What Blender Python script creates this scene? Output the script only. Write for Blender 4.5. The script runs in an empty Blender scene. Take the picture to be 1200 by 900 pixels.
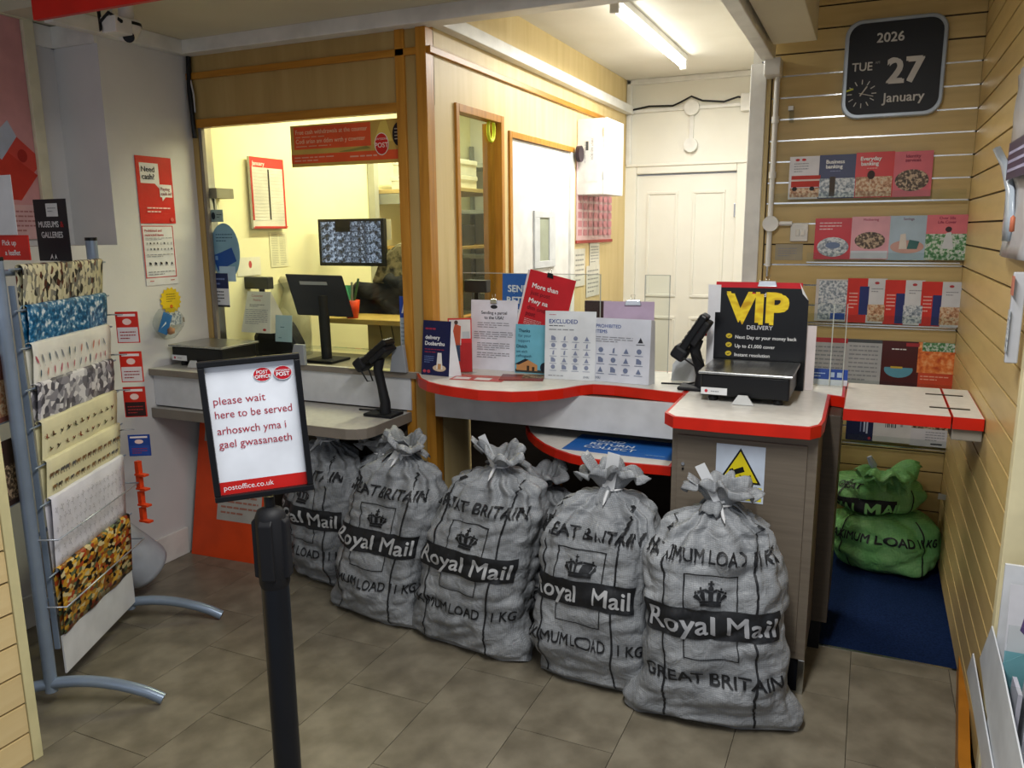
import bpy, bmesh, math, random
from mathutils import Vector, Matrix, noise
PI = math.pi
V = Vector
C = bpy.context.scene.collection

# ------------------------------------------------------------------ camera
FPX = 930.0
CF = V((-0.40273072, 0.8953238, -0.19027156))
CR = V((0.9126549, 0.40863397, -0.00890538))
CU = V((-0.06977822, 0.17723874, 0.98169111))
CAM = V((0, 0, 1.62))
cd = bpy.data.cameras.new('camera'); cam = bpy.data.objects.new('camera', cd); C.objects.link(cam)
cd.sensor_width = 36.0; cd.lens = 36.0 * FPX / 1200.0; cd.clip_start = 0.02; cd.clip_end = 50
m = Matrix.Identity(4)
for i in range(3):
    m[i][0] = CR[i]; m[i][1] = CU[i]; m[i][2] = -CF[i]; m[i][3] = CAM[i]
cam.matrix_world = m
bpy.context.scene.camera = cam

# ------------------------------------------------------------------ world, lamps, exposure
w = bpy.data.worlds.new('world'); bpy.context.scene.world = w; w.use_nodes = True
w.node_tree.nodes['Background'].inputs[0].default_value = (0.80, 0.86, 1.0, 1)
w.node_tree.nodes['Background'].inputs[1].default_value = 0.26
vs = bpy.context.scene.view_settings
vs.view_transform = 'Standard'; vs.look = 'None'; vs.exposure = 0.0; vs.gamma = 1.0; vs.use_curve_mapping = False

def area(name, loc, rot, sx, sy, power, colr):
    l = bpy.data.lights.new(name, 'AREA'); l.shape = 'RECTANGLE'; l.size = sx; l.size_y = sy
    l.energy = power; l.color = colr
    o = bpy.data.objects.new(name, l); C.objects.link(o); o.location = loc; o.rotation_euler = rot
    return o
# fluorescent tubes: back room, office, shop (hung above the view); the two fills are added light
area('back_room_light', (-1.20, 4.65, 2.60), (0, 0, 0), 0.06, 1.5, 38, (1.0, 0.985, 0.93))
area('office_light', (-2.35, 4.10, 2.66), (0, 0, 0), 0.08, 1.4, 40, (1.0, 0.95, 0.60))
area('office_rear_fill', (-2.40, 5.3, 2.66), (0, 0, 0), 0.08, .9, 10, (1.0, 0.97, 0.80))  # added light to brighten the shelving behind the side window, no fitting seen
area('shop_light', (-0.35, 1.15, 2.58), (0, 0, 0), 0.12, 1.5, 60, (1.0, 0.985, 0.95))
area('shop_fill_light', (-1.0, -1.6, 1.7), (math.radians(80), 0, 0), 3.4, 1.8, 13, (0.95, 0.97, 1.0))  # added fill from behind the viewer, not a known window

# ------------------------------------------------------------------ picture geometry used for measuring real positions
def ray(x, y): return CF + CR * ((x - 600) / FPX) - CU * ((y - 450) / FPX)
def at(x, y, X=None, Y=None, Z=None):
    d = ray(x, y)
    t = (X - CAM.x) / d.x if X is not None else (Y - CAM.y) / d.y if Y is not None else (Z - CAM.z) / d.z
    return CAM + d * t
def proj(P):
    q = V(P) - CAM; k = q.dot(CF); return 600 + FPX * q.dot(CR) / k, 450 - FPX * q.dot(CU) / k

# ------------------------------------------------------------------ materials
def lin(c): return c / 12.92 if c <= 0.04045 else ((c + 0.055) / 1.055) ** 2.4
def hexc(h):
    h = h.lstrip('#'); return tuple(lin(int(h[i:i + 2], 16) / 255) for i in (0, 2, 4)) + (1,)
_m = {}
def base(name, c=(.5, .5, .5, 1), rough=.6, metal=0, spec=.5):
    m = bpy.data.materials.new(name); m.use_nodes = True
    b = m.node_tree.nodes['Principled BSDF']
    b.inputs['Base Color'].default_value = c; b.inputs['Roughness'].default_value = rough
    b.inputs['Metallic'].default_value = metal; b.inputs['Specular IOR Level'].default_value = spec * .6
    return m, m.node_tree, b
def M(k):
    """plain printed or painted colour with a faint mottling; 'hex' or 'hex:rough' or 'hex:rough:metal'"""
    if not isinstance(k, str): return k
    if k in _m: return _m[k]
    if k in SPECIAL: _m[k] = SPECIAL[k](); return _m[k]
    p = k.split(':'); c = hexc(p[0])
    m, nt, b = base('colour_' + p[0].strip('#'), c, float(p[1]) if len(p) > 1 else .55, float(p[2]) if len(p) > 2 else 0)
    n = nt.nodes.new('ShaderNodeTexNoise'); n.inputs['Scale'].default_value = 9; n.inputs['Detail'].default_value = 3
    tc = nt.nodes.new('ShaderNodeTexCoord'); nt.links.new(tc.outputs['Object'], n.inputs['Vector'])
    r = nt.nodes.new('ShaderNodeValToRGB')
    r.color_ramp.elements[0].color = tuple(x * .9 for x in c[:3]) + (1,); r.color_ramp.elements[1].color = tuple(min(1, x * 1.06) for x in c[:3]) + (1,)
    r.color_ramp.elements[0].position = .35; r.color_ramp.elements[1].position = .65
    nt.links.new(n.outputs['Fac'], r.inputs['Fac']); nt.links.new(r.outputs['Color'], b.inputs['Base Color'])
    _m[k] = m; return m
def noisy(name, cols, scale=(1, 1, 1), ns=5, detail=4, rough=.6, bump=0, bscale=60, metal=0, kind='noise', rnd=1, spec=.5, vary=0):
    m, nt, b = base(name, (1, 1, 1, 1), rough, metal, spec); N, L = nt.nodes, nt.links
    tc = N.new('ShaderNodeTexCoord'); mp = N.new('ShaderNodeMapping'); mp.inputs['Scale'].default_value = scale
    L.new(tc.outputs['Object'], mp.inputs['Vector'])
    if kind == 'noise':
        t = N.new('ShaderNodeTexNoise'); t.inputs['Scale'].default_value = ns; t.inputs['Detail'].default_value = detail; fac = t.outputs['Fac']
        L.new(mp.outputs[0], t.inputs['Vector'])
    else:
        t = N.new('ShaderNodeTexVoronoi'); t.inputs['Scale'].default_value = ns; t.inputs['Randomness'].default_value = rnd
        L.new(mp.outputs[0], t.inputs['Vector'])
        s = N.new('ShaderNodeSeparateColor'); L.new(t.outputs['Color'], s.inputs[0]); fac = s.outputs[0]
    r = N.new('ShaderNodeValToRGB'); e = r.color_ramp.elements
    while len(e) < len(cols): e.new(.5)
    for i, (p, c) in enumerate(cols): e[i].position = p; e[i].color = hexc(c)
    if kind == 'cells': r.color_ramp.interpolation = 'CONSTANT'
    L.new(fac, r.inputs['Fac']); out = r.outputs['Color']
    if vary:
        oi = N.new('ShaderNodeObjectInfo'); mr = N.new('ShaderNodeMapRange'); mr.inputs['To Min'].default_value = 1 - vary; mr.inputs['To Max'].default_value = 1 + vary
        L.new(oi.outputs['Random'], mr.inputs['Value'])
        hs = N.new('ShaderNodeHueSaturation'); L.new(mr.outputs[0], hs.inputs['Value']); L.new(out, hs.inputs['Color']); out = hs.outputs['Color']
    L.new(out, b.inputs['Base Color'])
    if bump:
        n2 = N.new('ShaderNodeTexNoise'); n2.inputs['Scale'].default_value = bscale; n2.inputs['Detail'].default_value = 5; L.new(tc.outputs['Object'], n2.inputs['Vector'])
        bp = N.new('ShaderNodeBump'); bp.inputs['Strength'].default_value = bump; bp.inputs['Distance'].default_value = .004
        L.new(n2.outputs['Fac'], bp.inputs['Height']); L.new(bp.outputs[0], b.inputs['Normal'])
    return m
def glassmat(tint=(.96, .98, .97), refl=.06, name='clear_glass'):
    m = bpy.data.materials.new(name); m.use_nodes = True; nt = m.node_tree; N, L = nt.nodes, nt.links; N.clear()
    o = N.new('ShaderNodeOutputMaterial'); mx = N.new('ShaderNodeMixShader'); t = N.new('ShaderNodeBsdfTransparent'); g = N.new('ShaderNodeBsdfGlossy')
    t.inputs[0].default_value = tint + (1,); g.inputs['Roughness'].default_value = .03
    f = N.new('ShaderNodeFresnel'); f.inputs[0].default_value = 1.0 + refl * 6
    ge = N.new('ShaderNodeNewGeometry'); ml = N.new('ShaderNodeMath'); ml.operation = 'MULTIPLY'; sb = N.new('ShaderNodeMath'); sb.operation = 'SUBTRACT'; sb.inputs[0].default_value = 1
    L.new(ge.outputs['Backfacing'], sb.inputs[1]); L.new(sb.outputs[0], ml.inputs[0]); L.new(f.outputs[0], ml.inputs[1])   # only the outer face reflects
    L.new(ml.outputs[0], mx.inputs[0]); L.new(t.outputs[0], mx.inputs[1]); L.new(g.outputs[0], mx.inputs[2]); L.new(mx.outputs[0], o.inputs[0])
    return m
def emis(name, c, s):
    m, nt, b = base(name, hexc(c)); b.inputs['Emission Color'].default_value = hexc(c); b.inputs['Emission Strength'].default_value = s; return m
def screenmat():
    m, nt, b = base('cctv_screen', (.02, .02, .02, 1), .3); N, L = nt.nodes, nt.links
    tc = N.new('ShaderNodeTexCoord'); n = N.new('ShaderNodeTexNoise'); n.inputs['Scale'].default_value = 55; n.inputs['Detail'].default_value = 2; n.inputs['Distortion'].default_value = 1.2
    L.new(tc.outputs['Object'], n.inputs['Vector']); r = N.new('ShaderNodeValToRGB'); e = r.color_ramp.elements
    e[0].position = .38; e[0].color = hexc('#0c1018'); e[1].position = .66; e[1].color = hexc('#b9c8e0'); q = e.new(.52); q.color = hexc('#56657e')
    L.new(n.outputs['Fac'], r.inputs['Fac']); L.new(r.outputs['Color'], b.inputs['Emission Color']); b.inputs['Emission Strength'].default_value = .75
    return m
def weave(name, c0, c1, c2):
    """woven polypropylene: fine warp and weft relief, creasing and grime"""
    m, nt, b = base(name, (1, 1, 1, 1), .42); N, L = nt.nodes, nt.links
    tc = N.new('ShaderNodeTexCoord'); n = N.new('ShaderNodeTexNoise'); n.inputs['Scale'].default_value = 7; n.inputs['Detail'].default_value = 6; n.inputs['Roughness'].default_value = .65
    L.new(tc.outputs['Object'], n.inputs['Vector'])
    r = N.new('ShaderNodeValToRGB'); e = r.color_ramp.elements; e[0].position = .3; e[0].color = hexc(c0); e[1].position = .75; e[1].color = hexc(c2); q = e.new(.5); q.color = hexc(c1)
    L.new(n.outputs['Fac'], r.inputs['Fac'])
    ws = []
    for ax in ('X', 'Z'):
        wv = N.new('ShaderNodeTexWave'); wv.bands_direction = ax; wv.inputs['Scale'].default_value = 60; wv.inputs['Distortion'].default_value = .6; L.new(tc.outputs['Object'], wv.inputs['Vector']); ws.append(wv)
    mu = N.new('ShaderNodeMath'); mu.operation = 'MULTIPLY'; L.new(ws[0].outputs['Fac'], mu.inputs[0]); L.new(ws[1].outputs['Fac'], mu.inputs[1])
    n2 = N.new('ShaderNodeTexNoise'); n2.inputs['Scale'].default_value = 22; n2.inputs['Detail'].default_value = 4; n2.inputs['Distortion'].default_value = .8; L.new(tc.outputs['Object'], n2.inputs['Vector'])
    b1 = N.new('ShaderNodeBump'); b1.inputs['Strength'].default_value = .55; b1.inputs['Distance'].default_value = .02; L.new(n2.outputs['Fac'], b1.inputs['Height'])
    b2 = N.new('ShaderNodeBump'); b2.inputs['Strength'].default_value = .25; b2.inputs['Distance'].default_value = .002; L.new(mu.outputs[0], b2.inputs['Height']); L.new(b1.outputs[0], b2.inputs['Normal'])
    mc = N.new('ShaderNodeMix'); mc.data_type = 'RGBA'; mc.blend_type = 'MULTIPLY'; mc.inputs[0].default_value = .35
    L.new(r.outputs['Color'], mc.inputs[6]); L.new(mu.outputs[0], mc.inputs[7])
    L.new(mc.outputs[2], b.inputs['Base Color']); L.new(b2.outputs[0], b.inputs['Normal'])
    return m
SPECIAL = {
 'white_wall': lambda: noisy('white_wall_paint', [(.3, '#c9c9c9'), (.7, '#d6d5d4')], ns=2.5, rough=.7, bump=.15, bscale=40),
 'cream_wall': lambda: noisy('cream_office_paint', [(.3, '#e9e4b8'), (.7, '#f2eec6')], ns=2, rough=.7),
 'door_wall': lambda: noisy('off_white_wall_paint', [(.3, '#dcdad0'), (.7, '#e6e4da')], ns=2, rough=.65, bump=.1),
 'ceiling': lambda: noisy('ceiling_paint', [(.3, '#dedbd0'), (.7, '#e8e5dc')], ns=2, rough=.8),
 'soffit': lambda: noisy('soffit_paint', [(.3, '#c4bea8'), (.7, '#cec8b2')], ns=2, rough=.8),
 'gloss_white': lambda: M('#dcdbd6:.35'),
 'slat': lambda: noisy('maple_slat_laminate', [(.25, '#b89e66'), (.5, '#c3a970'), (.8, '#ccb37a')], scale=(1, 1, 8), ns=3, detail=6, rough=.38, vary=.06),
 'slat_l': lambda: noisy('pale_slat_laminate', [(.25, '#d6bb84'), (.5, '#dfc691'), (.8, '#e6cf9c')], scale=(1, 1, 8), ns=3, detail=6, rough=.42, vary=.04),
 'groove': lambda: M('#3a2c1a:.6'),
 'alu': lambda: M('#c9cccd:.22:1'),
 'veneer': lambda: noisy('birch_panel_veneer', [(.25, '#ccb57c'), (.5, '#d5be88'), (.8, '#dcc794')], scale=(6, 6, .6), ns=3, detail=6, rough=.45),
 'veneer_dark': lambda: noisy('oak_panel_veneer', [(.25, '#a18650'), (.5, '#ab8f58'), (.8, '#b49a64')], scale=(6, 6, .6), ns=3, detail=6, rough=.45),
 'pine': lambda: noisy('varnished_pine', [(.2, '#93611e'), (.5, '#b47c2b'), (.8, '#c48c38')], scale=(9, 9, .8), ns=4, detail=7, rough=.35),
 'pine_h': lambda: noisy('varnished_pine_rail', [(.2, '#93611e'), (.5, '#b07828'), (.8, '#c08834')], scale=(.8, .8, 12), ns=4, detail=7, rough=.35),
 'tile': lambda: noisy('stone_vinyl_tile', [(.25, '#5d574a'), (.45, '#716a5b'), (.6, '#7f7868'), (.8, '#8c8574')], ns=7, detail=9, rough=.34, bump=.12, bscale=30, vary=.05),
 'grout': lambda: M('#3b352b:.8'),
 'carpet': lambda: noisy('navy_carpet', [(.3, '#0d1c3a'), (.7, '#1a2c52')], ns=120, rough=.95, bump=.9, bscale=400, spec=.1),
 'lam': lambda: noisy('taupe_laminate', [(.3, '#665d52'), (.7, '#71685c')], scale=(1, 1, 20), ns=4, rough=.45),
 'lam_dark': lambda: noisy('dark_taupe_laminate', [(.3, '#453e36'), (.7, '#4e463d')], scale=(1, 1, 20), ns=4, rough=.5),
 'edge_grey': lambda: M('#7d756c:.4'),
 'worktop': lambda: noisy('pale_grey_worktop', [(.3, '#b3b1ac'), (.7, '#c0beb8')], ns=40, rough=.3),
 'white_top': lambda: noisy('white_worktop', [(.3, '#d2cfc8'), (.7, '#dedbd4')], ns=30, rough=.28),
 'red_edge': lambda: M('#c2210f:.3'),
 'black': lambda: M('#101114:.35'), 'black_matt': lambda: M('#15161a:.6'),
 'chrome': lambda: M('#d8dadc:.12:1'), 'steel': lambda: noisy('brushed_steel', [(.3, '#9a9c9c'), (.7, '#b4b6b6')], scale=(30, 1, 1), ns=5, rough=.28, metal=1),
 'rack': lambda: M('#8a99ad:.3:.35'),
 'glass': lambda: glassmat(), 'glass_dim': lambda: glassmat((.78, .83, .80), .05, 'tinted_glass'), 'acrylic': lambda: glassmat((.93, .95, .94), .05, 'acrylic'),
 'cling': lambda: glassmat((.86, .88, .89), .035, 'polythene'),
 'tube_on': lambda: emis('lit_fluorescent_tube', '#fffdf2', 14),
 'screen': screenmat,
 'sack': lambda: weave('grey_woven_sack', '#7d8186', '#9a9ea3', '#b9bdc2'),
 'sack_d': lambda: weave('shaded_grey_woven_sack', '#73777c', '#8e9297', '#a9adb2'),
 'sackg': lambda: weave('green_woven_sack', '#62ab60', '#86cb7c', '#a6dd98'),
 'ink': lambda: noisy('worn_black_ink', [(.3, '#17181b'), (.62, '#202226'), (.8, '#3c3e42')], ns=30, detail=8, rough=.5),
 'ph_warm': lambda: noisy('printed_photo_warm', [(.2, '#4a3226'), (.45, '#b2805c'), (.6, '#d9c3a4'), (.8, '#6b4b3a')], ns=85, detail=5, rough=.4),
 'ph_cool': lambda: noisy('printed_photo_cool', [(.2, '#2b3440'), (.45, '#8b96a3'), (.6, '#d8dcdf'), (.8, '#54647a')], ns=85, detail=5, rough=.4),
 'ph_green': lambda: noisy('printed_photo_green', [(.2, '#1d3d22'), (.45, '#4f8a55'), (.6, '#cfd6cd'), (.8, '#3d5a74')], ns=85, detail=5, rough=.4),
 'ph_dark': lambda: noisy('printed_photo_dark', [(.3, '#17140f'), (.5, '#5c4a3a'), (.62, '#c7ae90'), (.8, '#22201c')], ns=95, detail=5, rough=.4),
 'ph_orange': lambda: noisy('printed_photo_orange', [(.3, '#b8431c'), (.5, '#e07a38'), (.7, '#f0b074')], ns=40, detail=3, rough=.4),
 'gold': lambda: noisy('gold_print', [(.3, '#c79a12'), (.5, '#f2d72c'), (.7, '#d9ae16')], scale=(1, 1, 2), ns=14, detail=1, rough=.35),
 'wrap_stone': lambda: noisy('wrap_patchwork_print', [(0, '#d6cfac'), (.3, '#2c2a26'), (.45, '#8f8a78'), (.6, '#c9c29c'), (.8, '#5a2c20'), (.88, '#77786f')], scale=(1, 1, .6), ns=75, kind='cells', rough=.35),
 'wrap_blue': lambda: noisy('wrap_blossom_print', [(.38, '#124a6e'), (.5, '#1d6e9c'), (.57, '#6f9bb5'), (.63, '#cfdce2'), (.8, '#f0f2f0')], ns=48, detail=5, rough=.35),
 'wrap_pebble': lambda: noisy('wrap_pebble_print', [(0, '#54525a'), (.25, '#8b8990'), (.45, '#b9b7bb'), (.62, '#6c6a72'), (.8, '#dcdadb')], ns=48, kind='cells', rough=.35),
 'wrap_cream': lambda: M('#e4ddb4:.35'), 'wrap_white': lambda: M('#dcdbe4:.35'), 'wrap_ivory': lambda: M('#ebe9dd:.35'),
 'wrap_boxes': lambda: noisy('wrap_parcel_print', [(0, '#1d1912'), (.22, '#b98a2c'), (.4, '#c9b98a'), (.55, '#8a5a22'), (.68, '#a04420'), (.8, '#5f6a4a'), (.9, '#d9a83c')], scale=(1, 1, 1.7), ns=44, kind='cells', rough=.35),
 'foamroll': lambda: M('#b9bec6:.5'), 'jacket': lambda: noisy('dark_coat_cloth', [(.3, '#1d1e20'), (.7, '#2c2d2f')], ns=9, rough=.9),
 'camo': lambda: noisy('patterned_cloth', [(.3, '#2e2c24'), (.5, '#8a8468'), (.6, '#4d4a38')], ns=16, rough=.9),
}

# ------------------------------------------------------------------ mesh builder
def wloc(o):
    p = V((0, 0, 0))
    while o is not None: p = p + o.location; o = o.parent
    return p
class MB:
    def __init__(s): s.v = []; s.f = []; s.mi = []; s.mats = []; s.sm = []; s.T = Matrix.Identity(4)
    def mid(s, m):
        m = M(m)
        if m not in s.mats: s.mats.append(m)
        return s.mats.index(m)
    def add(s, vs, fs, m, smooth=False):
        b = len(s.v); s.v += [s.T @ V(p) for p in vs]; k = s.mid(m)
        for f in fs: s.f.append([b + i for i in f]); s.mi.append(k); s.sm.append(smooth)
        return s
    def box(s, x0, x1, y0, y1, z0, z1, m):
        x0, x1 = sorted((x0, x1)); y0, y1 = sorted((y0, y1)); z0, z1 = sorted((z0, z1))
        return s.add([(x, y, z) for z in (z0, z1) for y in (y0, y1) for x in (x0, x1)],
              [(0, 2, 3, 1), (4, 5, 7, 6), (0, 1, 5, 4), (2, 6, 7, 3), (0, 4, 6, 2), (1, 3, 7, 5)], m)
    def prism(s, pts, z0, z1, m, mtop=None):
        n = len(pts); a = sum(pts[i][0] * pts[(i + 1) % n][1] - pts[(i + 1) % n][0] * pts[i][1] for i in range(n))
        if a < 0: pts = pts[::-1]
        s.add([(x, y, z0) for x, y in pts] + [(x, y, z1) for x, y in pts],
              [tuple(range(n))[::-1]] + [(i, (i + 1) % n, n + (i + 1) % n, n + i) for i in range(n)], m)
        return s.add([(x, y, z1) for x, y in pts], [tuple(range(n))], mtop or m)
    def slab(s, O, U, Vv, pts, t, m):
        """flat shape pts (metres along U, Vv) with thickness t towards the viewer side"""
        N = U.cross(Vv).normalized(); n = len(pts)
        a = sum(pts[i][0] * pts[(i + 1) % n][1] - pts[(i + 1) % n][0] * pts[i][1] for i in range(n))
        if a < 0: pts = pts[::-1]
        lo = [O + U * x + Vv * y for x, y in pts]; hi = [p + N * t for p in lo]
        return s.add(lo + hi, [tuple(range(n))[::-1], tuple(range(n, 2 * n))] + [(i, (i + 1) % n, n + (i + 1) % n, n + i) for i in range(n)], m)
    def tube(s, path, r, m, n=10, cap=True):
        path = [V(p) for p in path]; rs = r if isinstance(r, (list, tuple)) else [r] * len(path)
        vs = []; prev = None
        for i, p in enumerate(path):
            d = (path[min(i + 1, len(path) - 1)] - path[max(i - 1, 0)]).normalized()
            a = prev if prev is not None else (V((0, 0, 1)) if abs(d.z) < .9 else V((1, 0, 0)))
            x = (a - d * a.dot(d)).normalized(); prev = x; y = d.cross(x)
            for k in range(n):
                t = 2 * PI * k / n; vs.append(p + (x * math.cos(t) + y * math.sin(t)) * rs[i])
        fs = [(i * n + k, i * n + (k + 1) % n, (i + 1) * n + (k + 1) % n, (i + 1) * n + k) for i in range(len(path) - 1) for k in range(n)]
        s.add(vs, fs, m, True)
        if cap: s.add(vs[:n], [tuple(range(n))[::-1]], m); s.add(vs[-n:], [tuple(range(n))], m)
        return s
    def lathe(s, prof, m, n=20, c=(0, 0, 0)):
        vs = [(c[0] + r * math.cos(2 * PI * k / n), c[1] + r * math.sin(2 * PI * k / n), c[2] + z) for r, z in prof for k in range(n)]
        fs = [(i * n + k, i * n + (k + 1) % n, (i + 1) * n + (k + 1) % n, (i + 1) * n + k) for i in range(len(prof) - 1) for k in range(n)]
        return s.add(vs, fs, m, True)
    def build(s, name, parent=None, bevel=0, loc=None):
        me = bpy.data.meshes.new(name); o = bpy.data.objects.new(name, me); C.objects.link(o)
        if loc is None:
            xs, ys, zs = zip(*[tuple(p) for p in s.v]); loc = ((min(xs) + max(xs)) / 2, (min(ys) + max(ys)) / 2, min(zs))
        L = V(loc)
        me.from_pydata([tuple(p - L) for p in s.v], [], s.f)
        for m in s.mats: me.materials.append(m)
        me.polygons.foreach_set('material_index', s.mi); me.polygons.foreach_set('use_smooth', s.sm); me.update()
        o.location = L - wloc(parent); o.parent = parent
        if bevel:
            b = o.modifiers.new('bevel', 'BEVEL'); b.width = bevel; b.segments = 2; b.limit_method = 'ANGLE'
        return o
def tag(o, label=None, cat=None, group=None, kind=None):
    for k, v in (('label', label), ('category', cat), ('group', group), ('kind', kind)):
        if v: o[k] = v
    return o
def thing(name, label, cat, loc=(0, 0, 0), group=None):
    o = bpy.data.objects.new(name, None); C.objects.link(o); o.location = loc; o.empty_display_size = .05
    return tag(o, label, cat, group)
def struct(name, mb, **k): return tag(mb.build(name, **k), kind='structure')
def bx(*a): return MB().box(*a)

_t = {}
def text(st, bold=0.0, shear=0):
    k = (st, bold, shear)
    if k in _t: return _t[k]
    cu = bpy.data.curves.new('t', 'FONT'); cu.body = st; cu.size = 1; cu.resolution_u = 3; cu.shear = shear
    o = bpy.data.objects.new('t', cu); C.objects.link(o)
    dg = bpy.context.evaluated_depsgraph_get(); me = bpy.data.meshes.new_from_object(o.evaluated_get(dg))
    vs = [(v.co.x, v.co.y) for v in me.vertices]; me.calc_loop_triangles(); fs = [tuple(t.vertices) for t in me.loop_triangles]
    fs = [f if (vs[f[1]][0] - vs[f[0]][0]) * (vs[f[2]][1] - vs[f[0]][1]) - (vs[f[2]][0] - vs[f[0]][0]) * (vs[f[1]][1] - vs[f[0]][1]) > 0 else f[::-1] for f in fs]
    bpy.data.objects.remove(o); bpy.data.curves.remove(cu); bpy.data.meshes.remove(me)
    x0 = min(v[0] for v in vs); x1 = max(v[0] for v in vs)
    _t[k] = ([(a - x0, b) for a, b in vs], fs, x1 - x0); return _t[k]
def strikes(b): return [(0, 0)] + ([(b * 2, 0), (0, b), (b * 2, -b)] if b else [])   # heavier strokes: the glyphs struck again a hair apart
def ell(cx, cy, rx, ry, n=20): return [(cx + rx * math.cos(2 * PI * i / n), cy + ry * math.sin(2 * PI * i / n)) for i in range(n)]

def prints(mb, O, U, Vv, w, h, els, z0=.0):
    """flat print: elements in fractions of the sheet"""
    N = U.cross(Vv).normalized(); rnd = random.Random(len(els) * 7 + int(w * 1000)); z = z0
    def flat(pts, m):
        n = len(pts); a = sum(pts[i][0] * pts[(i + 1) % n][1] - pts[(i + 1) % n][0] * pts[i][1] for i in range(n))
        if a < 0: pts = pts[::-1]
        mb.add([O + U * (x * w) + Vv * (y * h) + N * z for x, y in pts], [tuple(range(n))], m)
    for e in els:
        z += .00022; k = e[0]
        if k == 'r': flat([(e[1], e[2]), (e[3], e[2]), (e[3], e[4]), (e[1], e[4])], e[5])
        elif k == 'e': flat(ell(e[1], e[2], e[3], e[4]), e[5])
        elif k == 'p': flat(e[1], e[2])
        elif k == 'l':      # lines of small print: x0,x1,y0,y1,n,mat
            _, xa, xb, ya, yb, n, m = e[:7]
            for i in range(n):
                y = yb - (yb - ya) * (i + .5) / n; t = (yb - ya) / n * .17; xe = xb if i < n - 1 else xa + (xb - xa) * .6
                x = xa
                while x < xe - .01:
                    q = min(xe, x + (xb - xa) * rnd.uniform(.08, .2)); flat([(x, y - t), (q, y - t), (q, y + t), (x, y + t)], m); x = q + (xb - xa) * .03
        elif k == 't':      # text,x,y,size,mat,bold,align,shear
            _, st, x, y, sz, m = e[:6]; b = e[6] if len(e) > 6 else 0; al = e[7] if len(e) > 7 else 'L'; mw = e[8] if len(e) > 8 else None
            vs, fs, tw = text(st, b); sx = sy = sz * h
            if mw and tw * sx > mw * w: sx = mw * w / tw
            x0 = x * w - (tw * sx / 2 if al == 'C' else tw * sx if al == 'R' else 0)
            for q_, (dx, dy) in enumerate(strikes(b)):
                mb.add([O + U * (x0 + (a + dx) * sx) + Vv * (y * h + (c + dy) * sy) + N * (z + q_ * .00018) for a, c in vs], fs, m)
                zq = q_ * .00018
            z += zq
        elif k == 'ic':     # rows of little pictograms: x0,x1,y0,y1,nx,ny,mat
            _, xa, xb, ya, yb, nx, ny, m = e
            for i in range(nx):
                for j in range(ny):
                    cx = xa + (xb - xa) * (i + .5) / nx; cy = ya + (yb - ya) * (j + .5) / ny; rx = (xb - xa) / nx * .2; ry = rx * w / h
                    c = rnd.randrange(4)
                    if c == 0: flat(ell(cx, cy, rx, ry, 8), m)
                    elif c == 1: flat([(cx - rx, cy - ry), (cx + rx, cy - ry), (cx, cy + ry)], m)
                    elif c == 2: flat([(cx - rx, cy - ry), (cx + rx, cy - ry), (cx + rx, cy + .2 * ry), (cx - .1 * rx, cy + ry), (cx - rx, cy + ry)], m)
                    else: flat([(cx - rx * .4, cy - ry), (cx + rx * .4, cy - ry), (cx + rx * .5, cy + ry), (cx - rx * .2, cy + ry * .6)], m)
                    flat([(cx - rx * 1.6, cy - ry * 1.75), (cx + rx * 1.6, cy - ry * 1.75), (cx + rx * 1.6, cy - ry * 1.55), (cx - rx * 1.6, cy - ry * 1.55)], m)
def sheet(name, label, cat, fr, basem, els=(), t=.0015, group=None, parent=None, outline=None, kind=None):
    O, U, Vv, w, h = fr; N = U.cross(Vv).normalized(); mb = MB()
    pts = outline or [(0, 0), (1, 0), (1, 1), (0, 1)]
    mb.slab(O, U, Vv, [(x * w, y * h) for x, y in pts], t, basem)
    prints(mb, O + N * t, U, Vv, w, h, els)
    o = mb.build(name, parent, loc=O)
    return tag(o, label, cat, group, kind)
def onX(X, tl, br, face=1, off=0):      # rectangle on a plane x = X seen from the +x side (face=1) or the -x side
    a = at(*tl, X=X); b = at(*br, X=X); X2 = X
    U = V((0, 1, 0)) if face == 1 else V((0, -1, 0))
    return (V((X2, a.y, b.z)), U, V((0, 0, 1)), abs(b.y - a.y), a.z - b.z)
def onY(Y, tl, br):
    a = at(*tl, Y=Y); b = at(*br, Y=Y)
    return (V((a.x, Y, b.z)), V((1, 0, 0)), V((0, 0, 1)), b.x - a.x, a.z - b.z)
def stand(bl, br, topy, z, lean=8, yaw=None):
    a = at(*bl, Z=z); b = at(*br, Z=z); U = b - a; w = U.length; U.normalize()
    N = U.cross(V((0, 0, 1))); q = math.radians(lean); Vv = V((0, 0, 1)) * math.cos(q) - N * math.sin(q)
    lo, hi = 0, 1.5
    for _ in range(40):
        h = (lo + hi) / 2
        if proj(a + Vv * h)[1] > topy: lo = h
        else: hi = h
    return (a, U, Vv, w, h)
def shift(fr, d, n=0):
    O, U, Vv, w, h = fr; return (O + U.cross(Vv) * n + V(d), U, Vv, w, h)

XL, YP, XC, YB, XR, YD = -3.123, 3.10, -1.776, 4.25, .387, 6.13
CT = .985
RED = '#c81f1a:.4'; WH = '#e6e6e6:.5'; NAVY = '#1c2250:.4'; INK = '#2a2c34:.5'; GR = '#8a8c92:.5'

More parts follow.
